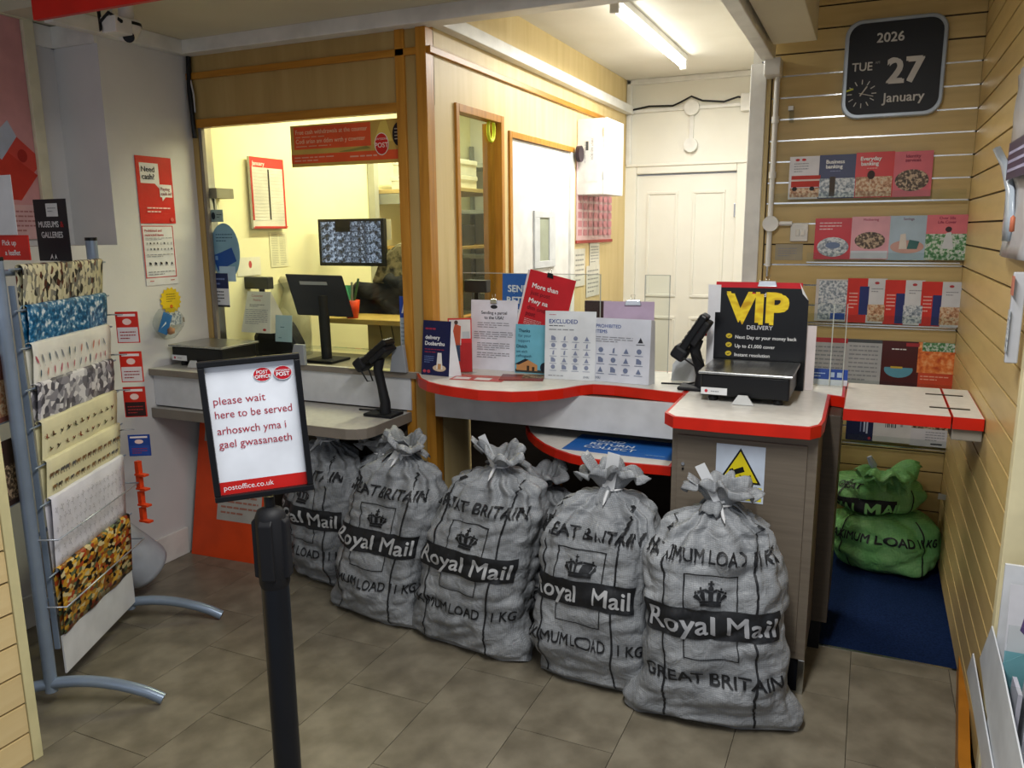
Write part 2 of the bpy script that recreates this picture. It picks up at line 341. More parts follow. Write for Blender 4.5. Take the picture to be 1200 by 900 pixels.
def copies(o, locs, name=None):
    """more of the same part beside the first: o sits at locs[0]; the others share its mesh"""
    base_l = o.location.copy(); l0 = V(locs[0])
    for l in locs[1:]:
        c = o.copy(); C.objects.link(c); c.location = base_l + V(l) - l0
def slats(parent, x0, x1, y0, y1, z0, z1, axis, m, step=.1, gap=.007, metal=(), depth=.012):
    """one slat mesh per height, linked copies up the wall; metal channel strips in the grooves listed"""
    z = z0; first = None; zs = []
    while z < z1 - .02: zs.append(z); z += step
    mb = MB(); mb.box(x0, x1, y0, y1, z0 + gap / 2, z0 + step - gap / 2, m); s = mb.build('slat', parent, bevel=.0012)
    copies(s, [(0, 0, q) for q in zs])
# ================================================================== SETTING
# floor: stone-look tiles in courses that run into the room, then a navy carpet behind the counter flap
fl = struct('floor', bx(-3.6, 1.6, .2, 3.125, -.05, -.004, 'grout'))
TW, TL_, x0 = .3345, .60, -1.305 - .3345 * 8
protos = {}
for i in range(18):
    xa = x0 + i * TW - .0; off = (i % 2) * .34 + 1.82 - TL_ * 4
    for j in range(8):
        ya = off + j * TL_ - (.34 if i % 2 else 0) + (.34 if i % 2 else 0); yb = ya + TL_
        ya = max(ya, .22); yb = min(yb, 3.124 if xa > -.2 else 3.12)
        if yb - ya < .03 or xa + TW < -3.5 or xa > 1.2: continue
        t = MB().box(xa + .0012, xa + TW - .0012, ya + .0012, yb - .0012, -.006, 0, 'tile').build('tile', fl)
        t.rotation_euler.x = random.Random(i * 9 + j).uniform(-.0004, .0004)
struct('floor_carpet', bx(-.9, .55, 3.126, 4.3, -.05, -.002, 'carpet'))
struct('floor_back_room', bx(-3.2, -.5, 3.13, 6.2, -.06, -.006, 'lam_dark'))
struct('trim_1', bx(-.13, .40, 3.118, 3.132, -.004, .0015, 'alu'))

# left wall with its recess
wl = MB(); wl.box(XL - .5, XL, 2.6, YD + .1, 0, 2.9, 'white_wall'); wl.box(XL - .5, XL, -.4, 2.6, 0, 1.571, 'white_wall'); wl.box(-3.9, -3.40, -.4, 2.6, 1.571, 2.9, 'white_wall')
struct('wall_left', wl)
ow = MB(); ow.box(XL + .001, XL + .006, YP + .06, YD, 0, 2.9, 'cream_wall'); struct('wall_office_left', ow)
struct('baseboard_left', bx(XL, XL + .014, 1.2, 2.84, 0, .14, 'gloss_white'), bevel=.004)
struct('trim_2', MB().box(-3.40, XL, 2.585, 2.6, 2.43, 2.52, 'gloss_white').box(-3.40, -3.385, 2.0, 2.6, 2.43, 2.52, 'gloss_white'))

# shop ceiling, soffit over the office front and the beams of the opening
struct('ceiling', bx(-.28, 1.8, -.5, 4.3, 2.72, 2.8, 'ceiling'))
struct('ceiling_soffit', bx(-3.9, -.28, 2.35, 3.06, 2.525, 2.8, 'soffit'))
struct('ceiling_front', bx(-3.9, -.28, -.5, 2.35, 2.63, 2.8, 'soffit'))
struct('ceiling_back_room', bx(-3.5, -.3, 3.06, 6.3, 2.72, 2.8, 'ceiling'))
struct('trim_3', MB().box(XL, -.62, 3.03, YP + .02, 2.462, 2.525, 'gloss_white').box(-3.9, -.62, 3.03, 3.10, 2.52, 2.8, 'soffit'), bevel=.004)
struct('trim_4', MB().box(-.545, -.485, 2.2, 4.17, 2.40, 2.72, 'gloss_white'), bevel=.004)
struct('trim_5', MB().box(-.47, -.285, 2.2, 3.93, 2.425, 2.72, 'soffit'), bevel=.004)
struct('trim_6', MB().box(-.53, -.455, 4.12, 4.24, 2.33, 2.41, 'gloss_white'), bevel=.006)
struct('trim_7', MB().box(XL, XL + .05, 2.36, 3.05, 2.46, 2.525, 'gloss_white'), bevel=.004)

# partition front of the office: veneered panels, pine rails and posts, and a glazed opening
wf = MB()
wf.box(XL, XC, YP, YP + .06, 2.155, 2.52, 'veneer_dark'); wf.box(XL, XL + .035, YP, YP + .06, .98, 2.155, 'veneer_dark')
wf.box(XL, XC, YP + .005, YP + .06, 0, .955, 'lam_dark')
wf.box(XC - .115, XC - .03, YP - .001, YP + .06, 0, 2.47, 'veneer_dark')
pf = struct('wall_office_front', wf)
for a in ((XL, XC, YP - .014, YP, 2.355, 2.385), (XL + .03, XC - .13, YP - .012, YP + .03, 2.128, 2.168)): bx(*a, 'pine_h').build('rail', pf, bevel=.002)
for a in ((XC - .15, XC - .105, YP - .014, YP + .05, .60, 2.47), (XC - .045, XC + .004, YP - .016, YP + .05, .30, 2.47), (XL + .03, XL + .055, YP + .02, YP + .07, .985, 2.14)):
    bx(*a, 'pine' if a[0] > -3 else 'steel').build('post', pf, bevel=.002)
win = struct('window_1', bx(XL + .04, XC - .14, YP + .035, YP + .041, 1.0, 2.135, 'glass'))
bx(XL + .04, XL + .06, YP + .0, YP + .02, 1.0, 2.15, 'edge_grey').build('window_track', win)

# side wall of the office: veneer, window, white leaf door, trunking and trims
ws = MB()
def wallx(mb, ya, yb, za, zb, m='veneer'): mb.box(XC - .05, XC, ya, yb, za, zb, m)
wallx(ws, YP + .0, 3.36, 0, 2.72); wallx(ws, 3.36, 3.83, 0, 1.2); wallx(ws, 3.36, 3.83, 2.16, 2.72)
wallx(ws, 3.83, 3.95, 0, 2.72); wallx(ws, 3.95, 4.92, 2.10, 2.72); wallx(ws, 4.92, YD, 0, 2.72)
sw = struct('wall_office_side', ws)
w2 = struct('window_2', bx(XC - .035, XC - .029, 3.36, 3.83, 1.2, 2.16, 'glass_dim'))
for a in ((XC - .05, XC + .012, 3.335, 3.365, 1.18, 2.19), (XC - .05, XC + .012, 3.82, 3.855, 1.18, 2.19), (XC - .05, XC + .012, 3.366, 3.819, 2.155, 2.19), (XC - .05, XC + .012, 3.366, 3.819, 1.18, 1.21)):
    bx(*a, 'pine').build('window_frame', w2, bevel=.002)
yi = at(577, 220, X=XC - .08).y; bx(XC - .11, XC - .06, yi - .05, yi + .05, 1.18, 2.16, 'pine').build('inner_post', w2)
d1 = struct('door_1', bx(XC - .04, XC - .004, 3.96, 4.91, 0, 2.095, 'gloss_white'))
for a in ((XC - .05, XC + .012, 3.925, 3.958, 0, 2.13), (XC - .05, XC + .012, 3.959, 4.93, 2.098, 2.13)): bx(*a, 'pine').build('door_frame', d1, bevel=.002)
bx(XC - .03, XC + .012, 4.86, 4.93, 0, 2.097, 'gloss_white').build('door_edge', d1, bevel=.003)
vent = MB().box(XC - .004, XC + .008, 4.27, 4.60, 1.40, 1.44, '#c7c9c9').box(XC - .004, XC + .008, 4.27, 4.60, 1.69, 1.73, '#c7c9c9').box(XC - .004, XC + .008, 4.27, 4.35, 1.44, 1.69, '#c7c9c9').box(XC - .004, XC + .008, 4.50, 4.60, 1.44, 1.69, '#c7c9c9')
vp = vent.build('vision_panel', d1, bevel=.002); bx(XC - .004, XC + .001, 4.35, 4.50, 1.44, 1.69, '#9ea38e').build('pane', vp)
struct('trim_8', bx(XC, XC + .018, YP - .0, 5.9, 2.36, 2.388, 'pine_h'), bevel=.002)
struct('trim_9', bx(XC, XC + .055, YP + .02, YD, 2.47, 2.53, 'gloss_white'), bevel=.004)

# back wall of the back room with its panelled door
wb = MB(); wb.box(-3.5, -1.70, YD, YD + .1, 0, 2.8, 'door_wall'); wb.box(-.93, -.3, YD, YD + .1, 0, 2.8, 'door_wall'); wb.box(-1.70, -.93, YD, YD + .1, 2.03, 2.8, 'door_wall')
struct('wall_back', wb)
struct('trim_10', MB().box(XC, -.3, YD - .03, YD, 2.68, 2.72, 'gloss_white').box(XC + .0, XC + .04, YD - .03, YD, 2.1, 2.72, 'gloss_white'), bevel=.008)
d2 = struct('door_2', bx(-1.69, -.94, YD + .015, YD + .06, 0, 2.02, 'door_wall'))
def raised(mb, xa, xb, za, zb, y):
    """moulded edge round a sunk door panel"""
    for a in ((xa, xb, za, za + .022), (xa, xb, zb - .022, zb), (xa, xa + .022, za + .022, zb - .022), (xb - .022, xb, za + .022, zb - .022)):
        mb.box(a[0], a[1], y - .010, y + .004, a[2], a[3], 'door_wall')
    return mb
for xa, xb in ((-1.61, -1.37), (-1.26, -1.02)):
    for za, zb in ((1.10, 1.90), (.25, .95)): raised(MB(), xa, xb, za, zb, YD + .015).build('panel_moulding', d2, bevel=.004)
ar = MB(); ar.box(-1.79, -1.69, YD - .018, YD + .03, 0, 2.10, 'door_wall'); ar.box(-.94, -.84, YD - .018, YD + .03, 0, 2.10, 'door_wall'); ar.box(-1.69, -.94, YD - .018, YD + .03, 2.03, 2.10, 'door_wall')
ar.build('architrave', d2, bevel=.008)
ar = MB(); ar.box(-1.77, -.86, YD - .03, YD - .018, 2.085, 2.105, 'door_wall'); ar.build('architrave_bead', d2, bevel=.004)
for z in (1.7, .4): bx(-.955, -.935, YD + .005, YD + .02, z, z + .1, 'alu').build('hinge', d2, bevel=.002)
bx(-1.665, -1.655, YD + .0, YD + .015, 1.0, 1.1, 'alu')
struct('wall_back_room_right', MB().box(-.60, -.56, 4.27, YD, 0, 2.8, 'door_wall'))
struct('trim_11', MB().box(-.60, -.525, 4.20, 4.30, 0, 2.40, 'gloss_white').box(-.535, -.505, 4.225, 4.29, 0, 2.4, 'veneer'), bevel=.003)

# slatted wall behind the flap, slatted side wall, its end post and the return beyond it
wbk = struct('wall_slatted_back', MB().box(-.505, XR + .05, YB, YB + .05, 0, 2.8, 'groove'))
slats(wbk, -.50, XR, YB - .012, YB - .0002, .038, 2.7, 0, 'slat')
for k, z in enumerate((.638, 1.138, 1.238, 1.338, 1.438, 1.638, 1.738, 1.838, 1.938, 2.038, 2.138, 2.238, 2.338)):
    bx(-.499, XR - .004, YB - .010, YB - .004, z - .0032, z + .0032, 'alu').build('channel_strip', wbk)
wr = struct('wall_slatted_right', MB().box(XR + .0125, XR + .06, 2.45, YB + .05, 0, 2.8, 'groove'))
slats(wr, XR, XR + .0123, 2.455, YB - .013, .036, 2.7, 1, 'slat')
for z in (.136, .236, .336, .436, .536, .636): bx(XR + .003, XR + .009, 2.456, YB - .02, z - .0028, z + .0028, 'alu').build('channel_strip', wr)
struct('trim_12', bx(XR - .004, XR + .07, 2.41, 2.454, 0, 2.8, '#d9cfa8'), bevel=.002)
wr2 = struct('wall_slatted_return', MB().box(XR + .07, 1.4, 2.4535, 2.5, 0, 2.8, 'groove'))
slats(wr2, XR + .071, 1.2, 2.441, 2.4533, .036, 2.4, 0, 'slat_l')
# slatted end panel of the shop unit at the left edge
gl = thing('slatted_display_unit', 'pale slatted wooden display unit at the left edge with a cream end post', 'display unit', (-2.30, .9, 0))
bx(-2.36, -2.3005, .25, 1.405, 0, 1.30, '#4a3a22').build('backing', gl)
slats(gl, -2.300, -2.288, .25, 1.404, .0, 1.3, 1, 'slat_l')
bx(-2.365, -2.284, 1.406, 1.436, 0, 1.30, '#d8cf9e').build('end_post', gl, bevel=.002)

# wooden plinth by the right wall
pl = MB(); pl.prism([(.392, 3.11), (.33, 2.40), (.33, 1.5), (.362, 1.5), (.362, 2.40), (.42, 3.11)][:6], 0, .10, '#a5691f:.4')
o = pl.build('plinth_board', bevel=.003); tag(o, 'orange-brown wooden plinth board on edge along the foot of the right slatted wall', 'board')

# ------------------------------------------------------------------ lamps and pipes
lf = thing('ceiling_batten_light', 'bare fluorescent batten lit on the back room ceiling', 'ceiling light', (-1.2, 4.65, 2.72))
bx(-1.225, -1.175, 3.88, 5.42, 2.685, 2.719, 'gloss_white').build('batten', lf, bevel=.004)
MB().tube([(-1.2, 3.91, 2.65), (-1.2, 5.40, 2.65)], .014, 'tube_on', 12).build('tube', lf)
for y in (3.885, 5.40): bx(-1.222, -1.178, y, y + .025, 2.63, 2.686, 'gloss_white').build('end_cap', lf, bevel=.004)
lf = thing('office_batten_light', 'fluorescent batten on the office ceiling behind the window panel', 'ceiling light', (-2.35, 4.1, 2.72))
bx(-2.375, -2.325, 3.4, 4.8, 2.69, 2.719, 'gloss_white').build('batten', lf); MB().tube([(-2.35, 3.42, 2.675), (-2.35, 4.78, 2.675)], .012, 'tube_on', 10).build('tube', lf)
tr = thing('surface_conduit', 'white surface trunking and round boxes with a black cable above the panelled door', 'conduit', (-1.3, YD, 2.45))
bx(-1.74, -.85, YD - .022, YD - .0005, 2.478, 2.503, 'gloss_white').build('trunking', tr, bevel=.003)
for z, r in ((2.49, .055), (2.225, .05)): MB().tube([(-1.28, YD - .045, z), (-1.28, YD - .002, z)], r, 'gloss_white', 20).build('round_box', tr, bevel=.004)
bx(-1.295, -1.265, YD - .02, YD - .001, 2.27, 2.44, 'gloss_white').build('drop_trunking', tr, bevel=.002)
bx(-.93, -.84, YD - .06, YD - .001, 2.44, 2.56, 'gloss_white').build('junction_box', tr, bevel=.006)
MB().tube([(-1.74, YD - .03, 2.50), (-1.6, YD - .03, 2.52), (-1.42, YD - .03, 2.512), (-1.36, YD - .05, 2.53), (-1.28, YD - .055, 2.565), (-1.2, YD - .05, 2.53), (-1.05, YD - .03, 2.515), (-.95, YD - .04, 2.54), (-.86, YD - .03, 2.52)], .007, 'black', 8).build('cable', tr)
pp = thing('electrical_conduit_pipe', 'white vertical conduit pipe with round junction box at the left end of the slatted wall', 'pipe', (-.48, 4.2, 1.4))
MB().tube([(-.475, 4.205, 1.43), (-.475, 4.205, 2.34)], .013, 'gloss_white', 12).build('pipe', pp)
MB().tube([(-.475, 4.205, 1.38), (-.475, 4.205, 1.45)], .008, 'chrome', 12).build('pipe_end', pp)
MB().tube([(-.470, 4.175, 1.64), (-.470, 4.235, 1.64)], .038, 'gloss_white', 20).build('round_box', pp, bevel=.003)
MB().tube([(-.47, 4.205, 1.64), (-.37, 4.205, 1.64)], .011, 'gloss_white', 10).build('side_pipe', pp)
for z in (2.12, 1.86): MB().tube([(-.475, 4.205, z), (-.475, 4.205, z + .03)], .018, 'gloss_white', 12).build('clip', pp)
s = thing('light_switch', 'white double light switch on the slatted wall beside the pipe', 'switch', (-.33, 4.22, 1.55))
bx(-.378, -.295, 4.215, 4.237, 1.553, 1.640, 'gloss_white').build('box', s, bevel=.004)
for x in (-.353, -.328): bx(x, x + .018, 4.209, 4.215, 1.58, 1.612, 'white_top').build('rocker', s, bevel=.002)
fr = onY(4.236, (909, 286), (940, 305)); sheet('notice_slip', 'small faded paper slip under the light switch', 'paper', fr, '#a39a84', [('l', .1, .8, .2, .8, 4, GR)])
s = MB(); s.box(-.418, -.395, 4.205, 4.237, 2.175, 2.195, '#d8d8d8:.2').box(-.412, -.392, 4.21, 4.236, 2.12, 2.175, 'cling'); tag(s.build('hook'), 'small clear plastic hook left of the calendar clock', 'hook')

# red fascia sign and dome camera, top left
fs = MB(); fs.box(-2.545, -1.0, 1.885, 1.905, 2.305, 2.6, '#c01a0c:.45'); tag(fs.build('hanging_fascia_panel', bevel=.002), 'plain red fascia panel hanging at the top left corner', 'sign')
p0 = at(150, 40, Z=2.41)
dc = thing('dome_camera', 'white dome security camera under the soffit at top left', 'camera', tuple(p0))
MB().lathe([(.0, .03), (.05, .03), (.052, .02), (.052, .0), (.047, -.01), (.03, -.045), (.0, -.052)], 'gloss_white', 20, tuple(p0 + V((0, 0, .02)))).build('dome', dc)
MB().lathe([(.054, .012), (.055, .006), (.054, 0)], 'black', 20, tuple(p0 + V((0, 0, .028)))).build('band', dc)
n = (CAM - p0).normalized(); q = p0 + V((.008, -.005, -.012)); MB().tube([q, q + n * .036], .022, 'black', 16).build('lens', dc)
MB().tube([p0 + V((0, 0, .04)), p0 + V((0, 0, .22))], .03, 'gloss_white', 10).build('mount', dc)
q = at(130, 36, Z=2.40)
b = thing('cable_box', 'white cable box with black leads beside the dome camera', 'cable box', tuple(q))
MB().box(q.x - .03, q.x + .05, q.y - .02, q.y + .06, q.z - .01, q.z + .05, 'gloss_white').build('box', b, bevel=.004)
MB().tube([q + V((-.06, 0, .12)), q + V((-.03, -.02, .03)), q + V((-.02, -.03, -.005)), q + V((-.03, -.02, .03)), q + V((.02, -.02, .06)), q + V((.06, 0, .03)), p0 + V((-.03, 0, .03))], .007, 'black', 6).build('lead', b)
MB().tube([p0 + V((-.01, -.06, .03)), p0 + V((.03, -.10, .24))], .003, '#c9c4bb', 6).build('cord', b)
cb = MB(); cb.tube([(XL + .03, 3.085, 2.46), (XL + .025, 3.08, 2.30), (XL + .035, 3.075, 2.2), (XL + .03, 3.085, 2.08)], .012, 'black', 6).tube([(XL + .02, 3.085, 2.42), (XL + .05, 3.08, 2.28), (XL + .045, 3.085, 2.2)], .004, '#b9b9b9', 6)
tag(cb.build('cable_bundle'), 'black cables dropping in the corner left of the office window', 'cable')

# ================================================================== COUNTERS
def inset(pts, d):
    n = len(pts); a = sum(pts[i][0] * pts[(i + 1) % n][1] - pts[(i + 1) % n][0] * pts[i][1] for i in range(n)); sgn = 1 if a > 0 else -1; out = []
    for i in range(n):
        p0, p, p1 = V(pts[i - 1]), V(pts[i]), V(pts[(i + 1) % n]); d0 = (p - p0).normalized(); d1 = (p1 - p).normalized()
        n0 = V((-d0.y, d0.x)) * sgn; n1 = V((-d1.y, d1.x)) * sgn; k = n0 + n1; k = k / max(.3, k.length_squared) * 2
        out.append(tuple(p + k * d))
    return out
def worktop(name, parent, pts, z, t=.042, edge='red_edge', top='white_top', rim=.011):
    mb = MB(); mb.prism(pts, z - t, z - .0005, edge); a = inset(pts, rim); mb.prism(a, z - .001, z + .0002, top)
    return mb.build(name, parent, bevel=.003 if edge == 'red_edge' else .004)
# middle counter, bowed front, white fascia, red edged
mc = thing('bowed_counter', 'white service counter with a bowed red-edged top and blank white fascia', 'counter', (-1.2, 3.2, 0))
front = [(488, 437), (491, 443), (500, 447.5), (515, 451), (530, 453.5), (560, 457.5), (600, 459.5), (630, 458.5), (660, 455.5), (680, 452), (695, 450.5), (720, 452), (760, 456.5), (801, 461)]
fp = [tuple(at(*q, Z=CT)[:2]) for q in front]
worktop('worktop', mc, fp + [(fp[-1][0], 3.52), (-1.72, 3.52), (-1.72, 3.25), (-1.765, 3.16)], CT)
bx(XC + .02, -.62, 3.055, 3.072, .795, CT - .043, '#c4c6c8:.4').build('fascia', mc, bevel=.001)
bx(XC + .01, -.62, 3.42, 3.44, .0, CT - .044, 'lam_dark').build('back_panel', mc)
bx(XC + .01, -.62, 3.075, 3.42, .90, .94, 'lam_dark').build('underframe', mc)
bx(-1.245, -1.195, 3.16, 3.21, 0, .50, 'pine').build('timber_upright', mc, bevel=.003)
lowf = [(616, 499), (619, 506), (626, 513), (636, 520), (650, 526.5), (668, 532.5), (690, 537.5), (715, 541), (750, 544), (786, 547)]
lp = [tuple(at(*q, Z=.745)[:2]) for q in lowf]
ls = thing('lower_counter_shelf', 'low rounded white shelf with red edge under the bowed counter', 'shelf', (-1.0, 3.1, .70))
worktop('shelf_top', ls, lp + [(lp[-1][0], 3.41), (lp[0][0], 3.41)], .745, .036)
# counter unit under the scale
un = thing('counter_cupboard', 'taupe counter cupboard with a red-edged white top carrying the scale', 'cupboard', (-.36, 2.95, 0))
bx(-.605, -.118, 2.735, 3.05, .13, CT - .044, 'lam').build('body', un, bevel=.002)
bx(-.585, -.150, 2.727, 2.735, .16, .905, 'lam').build('door', un, bevel=.002)
kk = MB().tube([(-.562, 2.728, .80), (-.562, 2.722, .80)], .006, 'chrome', 10).tube([(-.562, 2.728, .782), (-.562, 2.722, .782)], .004, 'black', 10); kk.build('lock', un)
bx(-.59, -.140, 2.75, 3.05, 0, .13, '#16181f:.5').build('kick_board', un)
bx(-.139, -.117, 2.732, 2.76, 0, .13, 'alu').build('kick_end_strip', un, bevel=.001)
tp = [at(*q, Z=CT)[:2] for q in ((779, 483), (789, 488), (850, 493.5), (950, 501), (963, 498), (967, 492), (973, 463), (990, 465.5))]
tp = [tuple(a) for a in tp] + [(-.062, 3.53), (fp[-1][0] + .002, 3.53), (fp[-1][0] + .002, fp[-1][1])]
worktop('worktop', un, tp, CT)
u2 = thing('rear_counter_cupboard', 'dark taupe cupboard set back behind the scale counter', 'cupboard', (-.3, 3.3, 0))
bx(-.57, -.062, 3.075, 3.50, .12, CT - .045, 'lam_dark').build('body', u2, bevel=.002)
bx(-.55, -.085, 3.09, 3.48, 0, .12, 'black_matt').build('kick_board', u2)
# hinged flap and its fixed end piece
ff = thing('counter_flap', 'red-edged white lift-up counter flap with two dark hinge strips by the right wall', 'counter', (.1, 3.2, CT))
worktop('flap_board', ff, [(-.055, 3.0), (.285, 3.0), (.285, 3.53), (-.055, 3.53)], CT, rim=.0025)
worktop('fixed_board', ff, [(.289, 3.0), (XR - .004, 3.0), (XR - .004, 3.53), (.289, 3.53)], CT, rim=.0025)
for y in (3.13, 3.38): bx(.225, .352, y, y + .012, CT + .0005, CT + .003, '#4b463f:.3:1').build('hinge', ff)
bx(.29, XR - .004, 3.02, 3.14, CT - .085, CT - .043, '#8a867c').build('bracket', ff, bevel=.004)
# office counter
oc = thing('office_counter', 'grey-edged office window counter with raised ledge and low front shelf', 'counter', (-2.5, 2.95, .7))
worktop('ledge', oc, [(XL + .002, 2.70), (-2.70, 2.70), (-2.62, 2.78), (-2.62, YP - .003), (XL + .002, YP - .003)], CT, .03, 'edge_grey', 'worktop', .004)
bx(XL + .002, -2.64, 2.725, 2.745, .805, CT - .031, '#c9cbcf:.45').build('front_panel', oc); bx(-2.66, -2.641, 2.746, YP - .003, .805, CT - .031, '#c9cbcf:.45').build('side_panel', oc)
worktop('sill', oc, [(-2.618, YP - .035), (XC - .05, YP - .035), (XC - .05, YP - .002), (-2.618, YP - .002)], .985, .028, 'edge_grey', 'worktop', .004)
bx(-2.618, XC - .12, YP - .022, YP - .004, .805, .956, '#c9cbcf:.45').build('back_panel', oc)
sp = [(XL + .002, 2.695)] + [(-1.99, 2.695), (-1.945, 2.71), (-1.915, 2.74), (-1.905, 2.79), (-1.90, YP - .004), (XL + .002, YP - .004)]
worktop('shelf', oc, sp, .795, .045, 'edge_grey', 'worktop', .004)
worktop('inner_desk', oc, [(XL + .01, YP + .065), (XC - .06, YP + .065), (XC - .06, 3.75), (XL + .01, 3.75)], .93, .03, 'edge_grey', '#6f6c60:.4', .004)

# ================================================================== MAIL SACKS
def lerp_tab(tab, v):
    for (a, p), (b, q) in zip(tab, tab[1:]):
        if v <= b: t = (v - a) / (b - a); t = t * t * (3 - 2 * t); return p + (q - p) * t
    return tab[-1][1]
class Sack:
    def __init__(s, w, h, d, wb, seed, nexp=2.7, lean=(0, 0), bulge=1.0, fold=1.0, lie=0):
        s.w, s.h, s.d, s.wb, s.seed, s.n, s.lean, s.fold = w, h, d, wb, seed, nexp, lean, fold
        s.A = [(0, wb / 2), (.05, wb / 2 * .985), (.20, w / 2 * 1.03), (.5, w / 2 * bulge), (.72, w / 2 * .97), (.86, w / 2 * .80), (.94, w / 2 * .48), (1.0, .038)]
        s.B = [(0, d * .22), (.05, d * .34), (.20, d * .48), (.5, d * .5), (.75, d * .46), (.88, d * .34), (1.0, .034)]
        s.tab = {}
    def raw(s, u, v):
        A = lerp_tab(s.A, v); B = lerp_tab(s.B, v); n = s.n + (2.0 - s.n) * max(0, (v - .7) / .3)
        c, q = math.cos(u), math.sin(u)
        return A * math.copysign(abs(c) ** (2 / n), c), B * math.copysign(abs(q) ** (2 / n), q)
    def P(s, u, v, off=0):
        x, y = s.raw(u, v); z = s.h * (v if v < .72 else .72 + (v - .72) * (1 - .18 * ((v - .72) / .28)))
        N = V((x / max(.02, lerp_tab(s.A, v)) ** 1.2, y / max(.02, lerp_tab(s.B, v)) ** 1.2, 0))
        N.normalize()
        k = s.seed * 3.7; tt = max(0, (v - .62) / .38); lowf = min(1, v / .06)
        q = noise.noise(V((x * 5 + k, y * 5, z * 5))) * .020 + (abs(noise.noise(V((x * 11, y * 11 + k, z * 7 + k)))) - .2) * .024 * s.fold
        q += (abs(noise.noise(V((x * 4 + z * 9, y * 9, z * 15 - x * 7 + k)))) - .2) * .024 * s.fold
        q += tt * (1 - .55 * max(0, (v - .9) / .1)) * .017 * math.cos(u * 13 + 3 * noise.noise(V((u * 1.2, z * 4, k))))
        q *= lowf * (1 if v < .97 else .4)
        N = (N + V((0, 0, .5 * tt))).normalized()
        p = V((x, y, z)) + N * (q + off)
        p.x += s.lean[0] * z + .012 * math.sin(z * 7 + s.seed); p.y += s.lean[1] * z
        if v < .06: p.z += .012 * (1 - v / .06) * abs(math.sin(u * 3 + s.seed))
        p.z = max(p.z, .001)
        return p
    def uof(s, x, v):
        """angle whose arc distance from the front centre line is x metres"""
        kv = round(min(v, .99) * 50)
        if kv not in s.tab:
            vv = kv / 50; L = [(0.0, -PI / 2)]; p = s.raw(-PI / 2, vv); acc = 0
            for i in range(1, 90):
                u = -PI / 2 + i * PI / 90; q = s.raw(u, vv); acc += math.hypot(q[0] - p[0], q[1] - p[1]); p = q; L.append((acc, u))
            s.tab[kv] = L
        L = s.tab[kv]; a = abs(x)
        for (d0, u0), (d1, u1) in zip(L, L[1:]):
            if a <= d1: u = u0 + (u1 - u0) * (a - d0) / max(1e-6, d1 - d0); break
        else: u = L[-1][1]
        return u if x >= 0 else -PI - u
    def on(s, x, z, off=.003):
        v = min(.985, max(.005, z / s.h)); return s.P(s.uof(x, v), v, off + .0015 + .005 * max(0, (v - .62) / .3))
def split(vs, fs, L):
    vs = list(vs); cache = {}; out = []; st = list(fs)
    def mid(a, b):
        k = (min(a, b), max(a, b))
        if k not in cache: vs.append(((vs[a][0] + vs[b][0]) / 2, (vs[a][1] + vs[b][1]) / 2)); cache[k] = len(vs) - 1
        return cache[k]
    while st:
        a, b, c = st.pop(); e = [(math.dist(vs[a], vs[b]), 0), (math.dist(vs[b], vs[c]), 1), (math.dist(vs[c], vs[a]), 2)]; l, k = max(e)
        if l < L: out.append((a, b, c)); continue
        if k == 1: a, b, c = b, c, a
        elif k == 2: a, b, c = c, a, b
        m = mid(a, b); st += [(a, m, c), (m, b, c)]
    return vs, out
CROWN = [[(-.5, 0), (.5, 0), (.5, .12), (-.5, .12)], [(-.48, .14), (.48, .14), (.55, .26), (-.55, .26)], [(-.55, .28), (-.42, .28), (-.62, .55), (-.78, .5), (-.82, .42)], [(.55, .28), (.42, .28), (.62, .55), (.78, .5), (.82, .42)],
         [(-.38, .28), (-.24, .28), (-.30, .62), (-.46, .64), (-.52, .5)], [(.38, .28), (.24, .28), (.30, .62), (.46, .64), (.52, .5)], [(-.08, .28), (.08, .28), (.08, .66), (-.08, .66)],
         [(-.62, .58), (-.30, .68), (-.30, .76), (-.66, .68)], [(.62, .58), (.30, .68), (.30, .76), (.66, .68)], [(-.30, .66), (-.06, .60), (-.06, .70), (-.28, .78)], [(.30, .66), (.06, .60), (.06, .70), (.28, .78)],
         ell(0, .78, .1, .09, 8), [(-.03, .84), (.03, .84), (.03, 1.1), (-.03, 1.1)], [(-.12, .94), (.12, .94), (.12, 1.0), (-.12, 1.0)], ell(-.72, .6, .07, .07, 6), ell(.72, .6, .07, .07, 6), ell(-.5, .78, .06, .06, 6), ell(.5, .78, .06, .06, 6)]
def put(mb, S, vs, fs, m, off, L=.013):
    vs, fs = split(vs, fs, L); mb.add([S.on(x, z, off) for x, z in vs], fs, m, True)
def poly(mb, S, pts, m, off, L=.022): put(mb, S, pts, [(0, i, i + 1) for i in range(1, len(pts) - 1)], m, off, L)
def tx(mb, S, st, cx, z, size, m, off, bold=.02, wid=None, slope=0):
    vs, fs, tw = text(st, bold); sx = (wid / tw) if wid else size; x0 = cx - tw * sx / 2
    for q_, (dx, dy) in enumerate(strikes(bold)): put(mb, S, [(x0 + (a + dx) * sx, z + (b + dy) * size) for a, b in vs], fs, m, off + q_ * .0003)
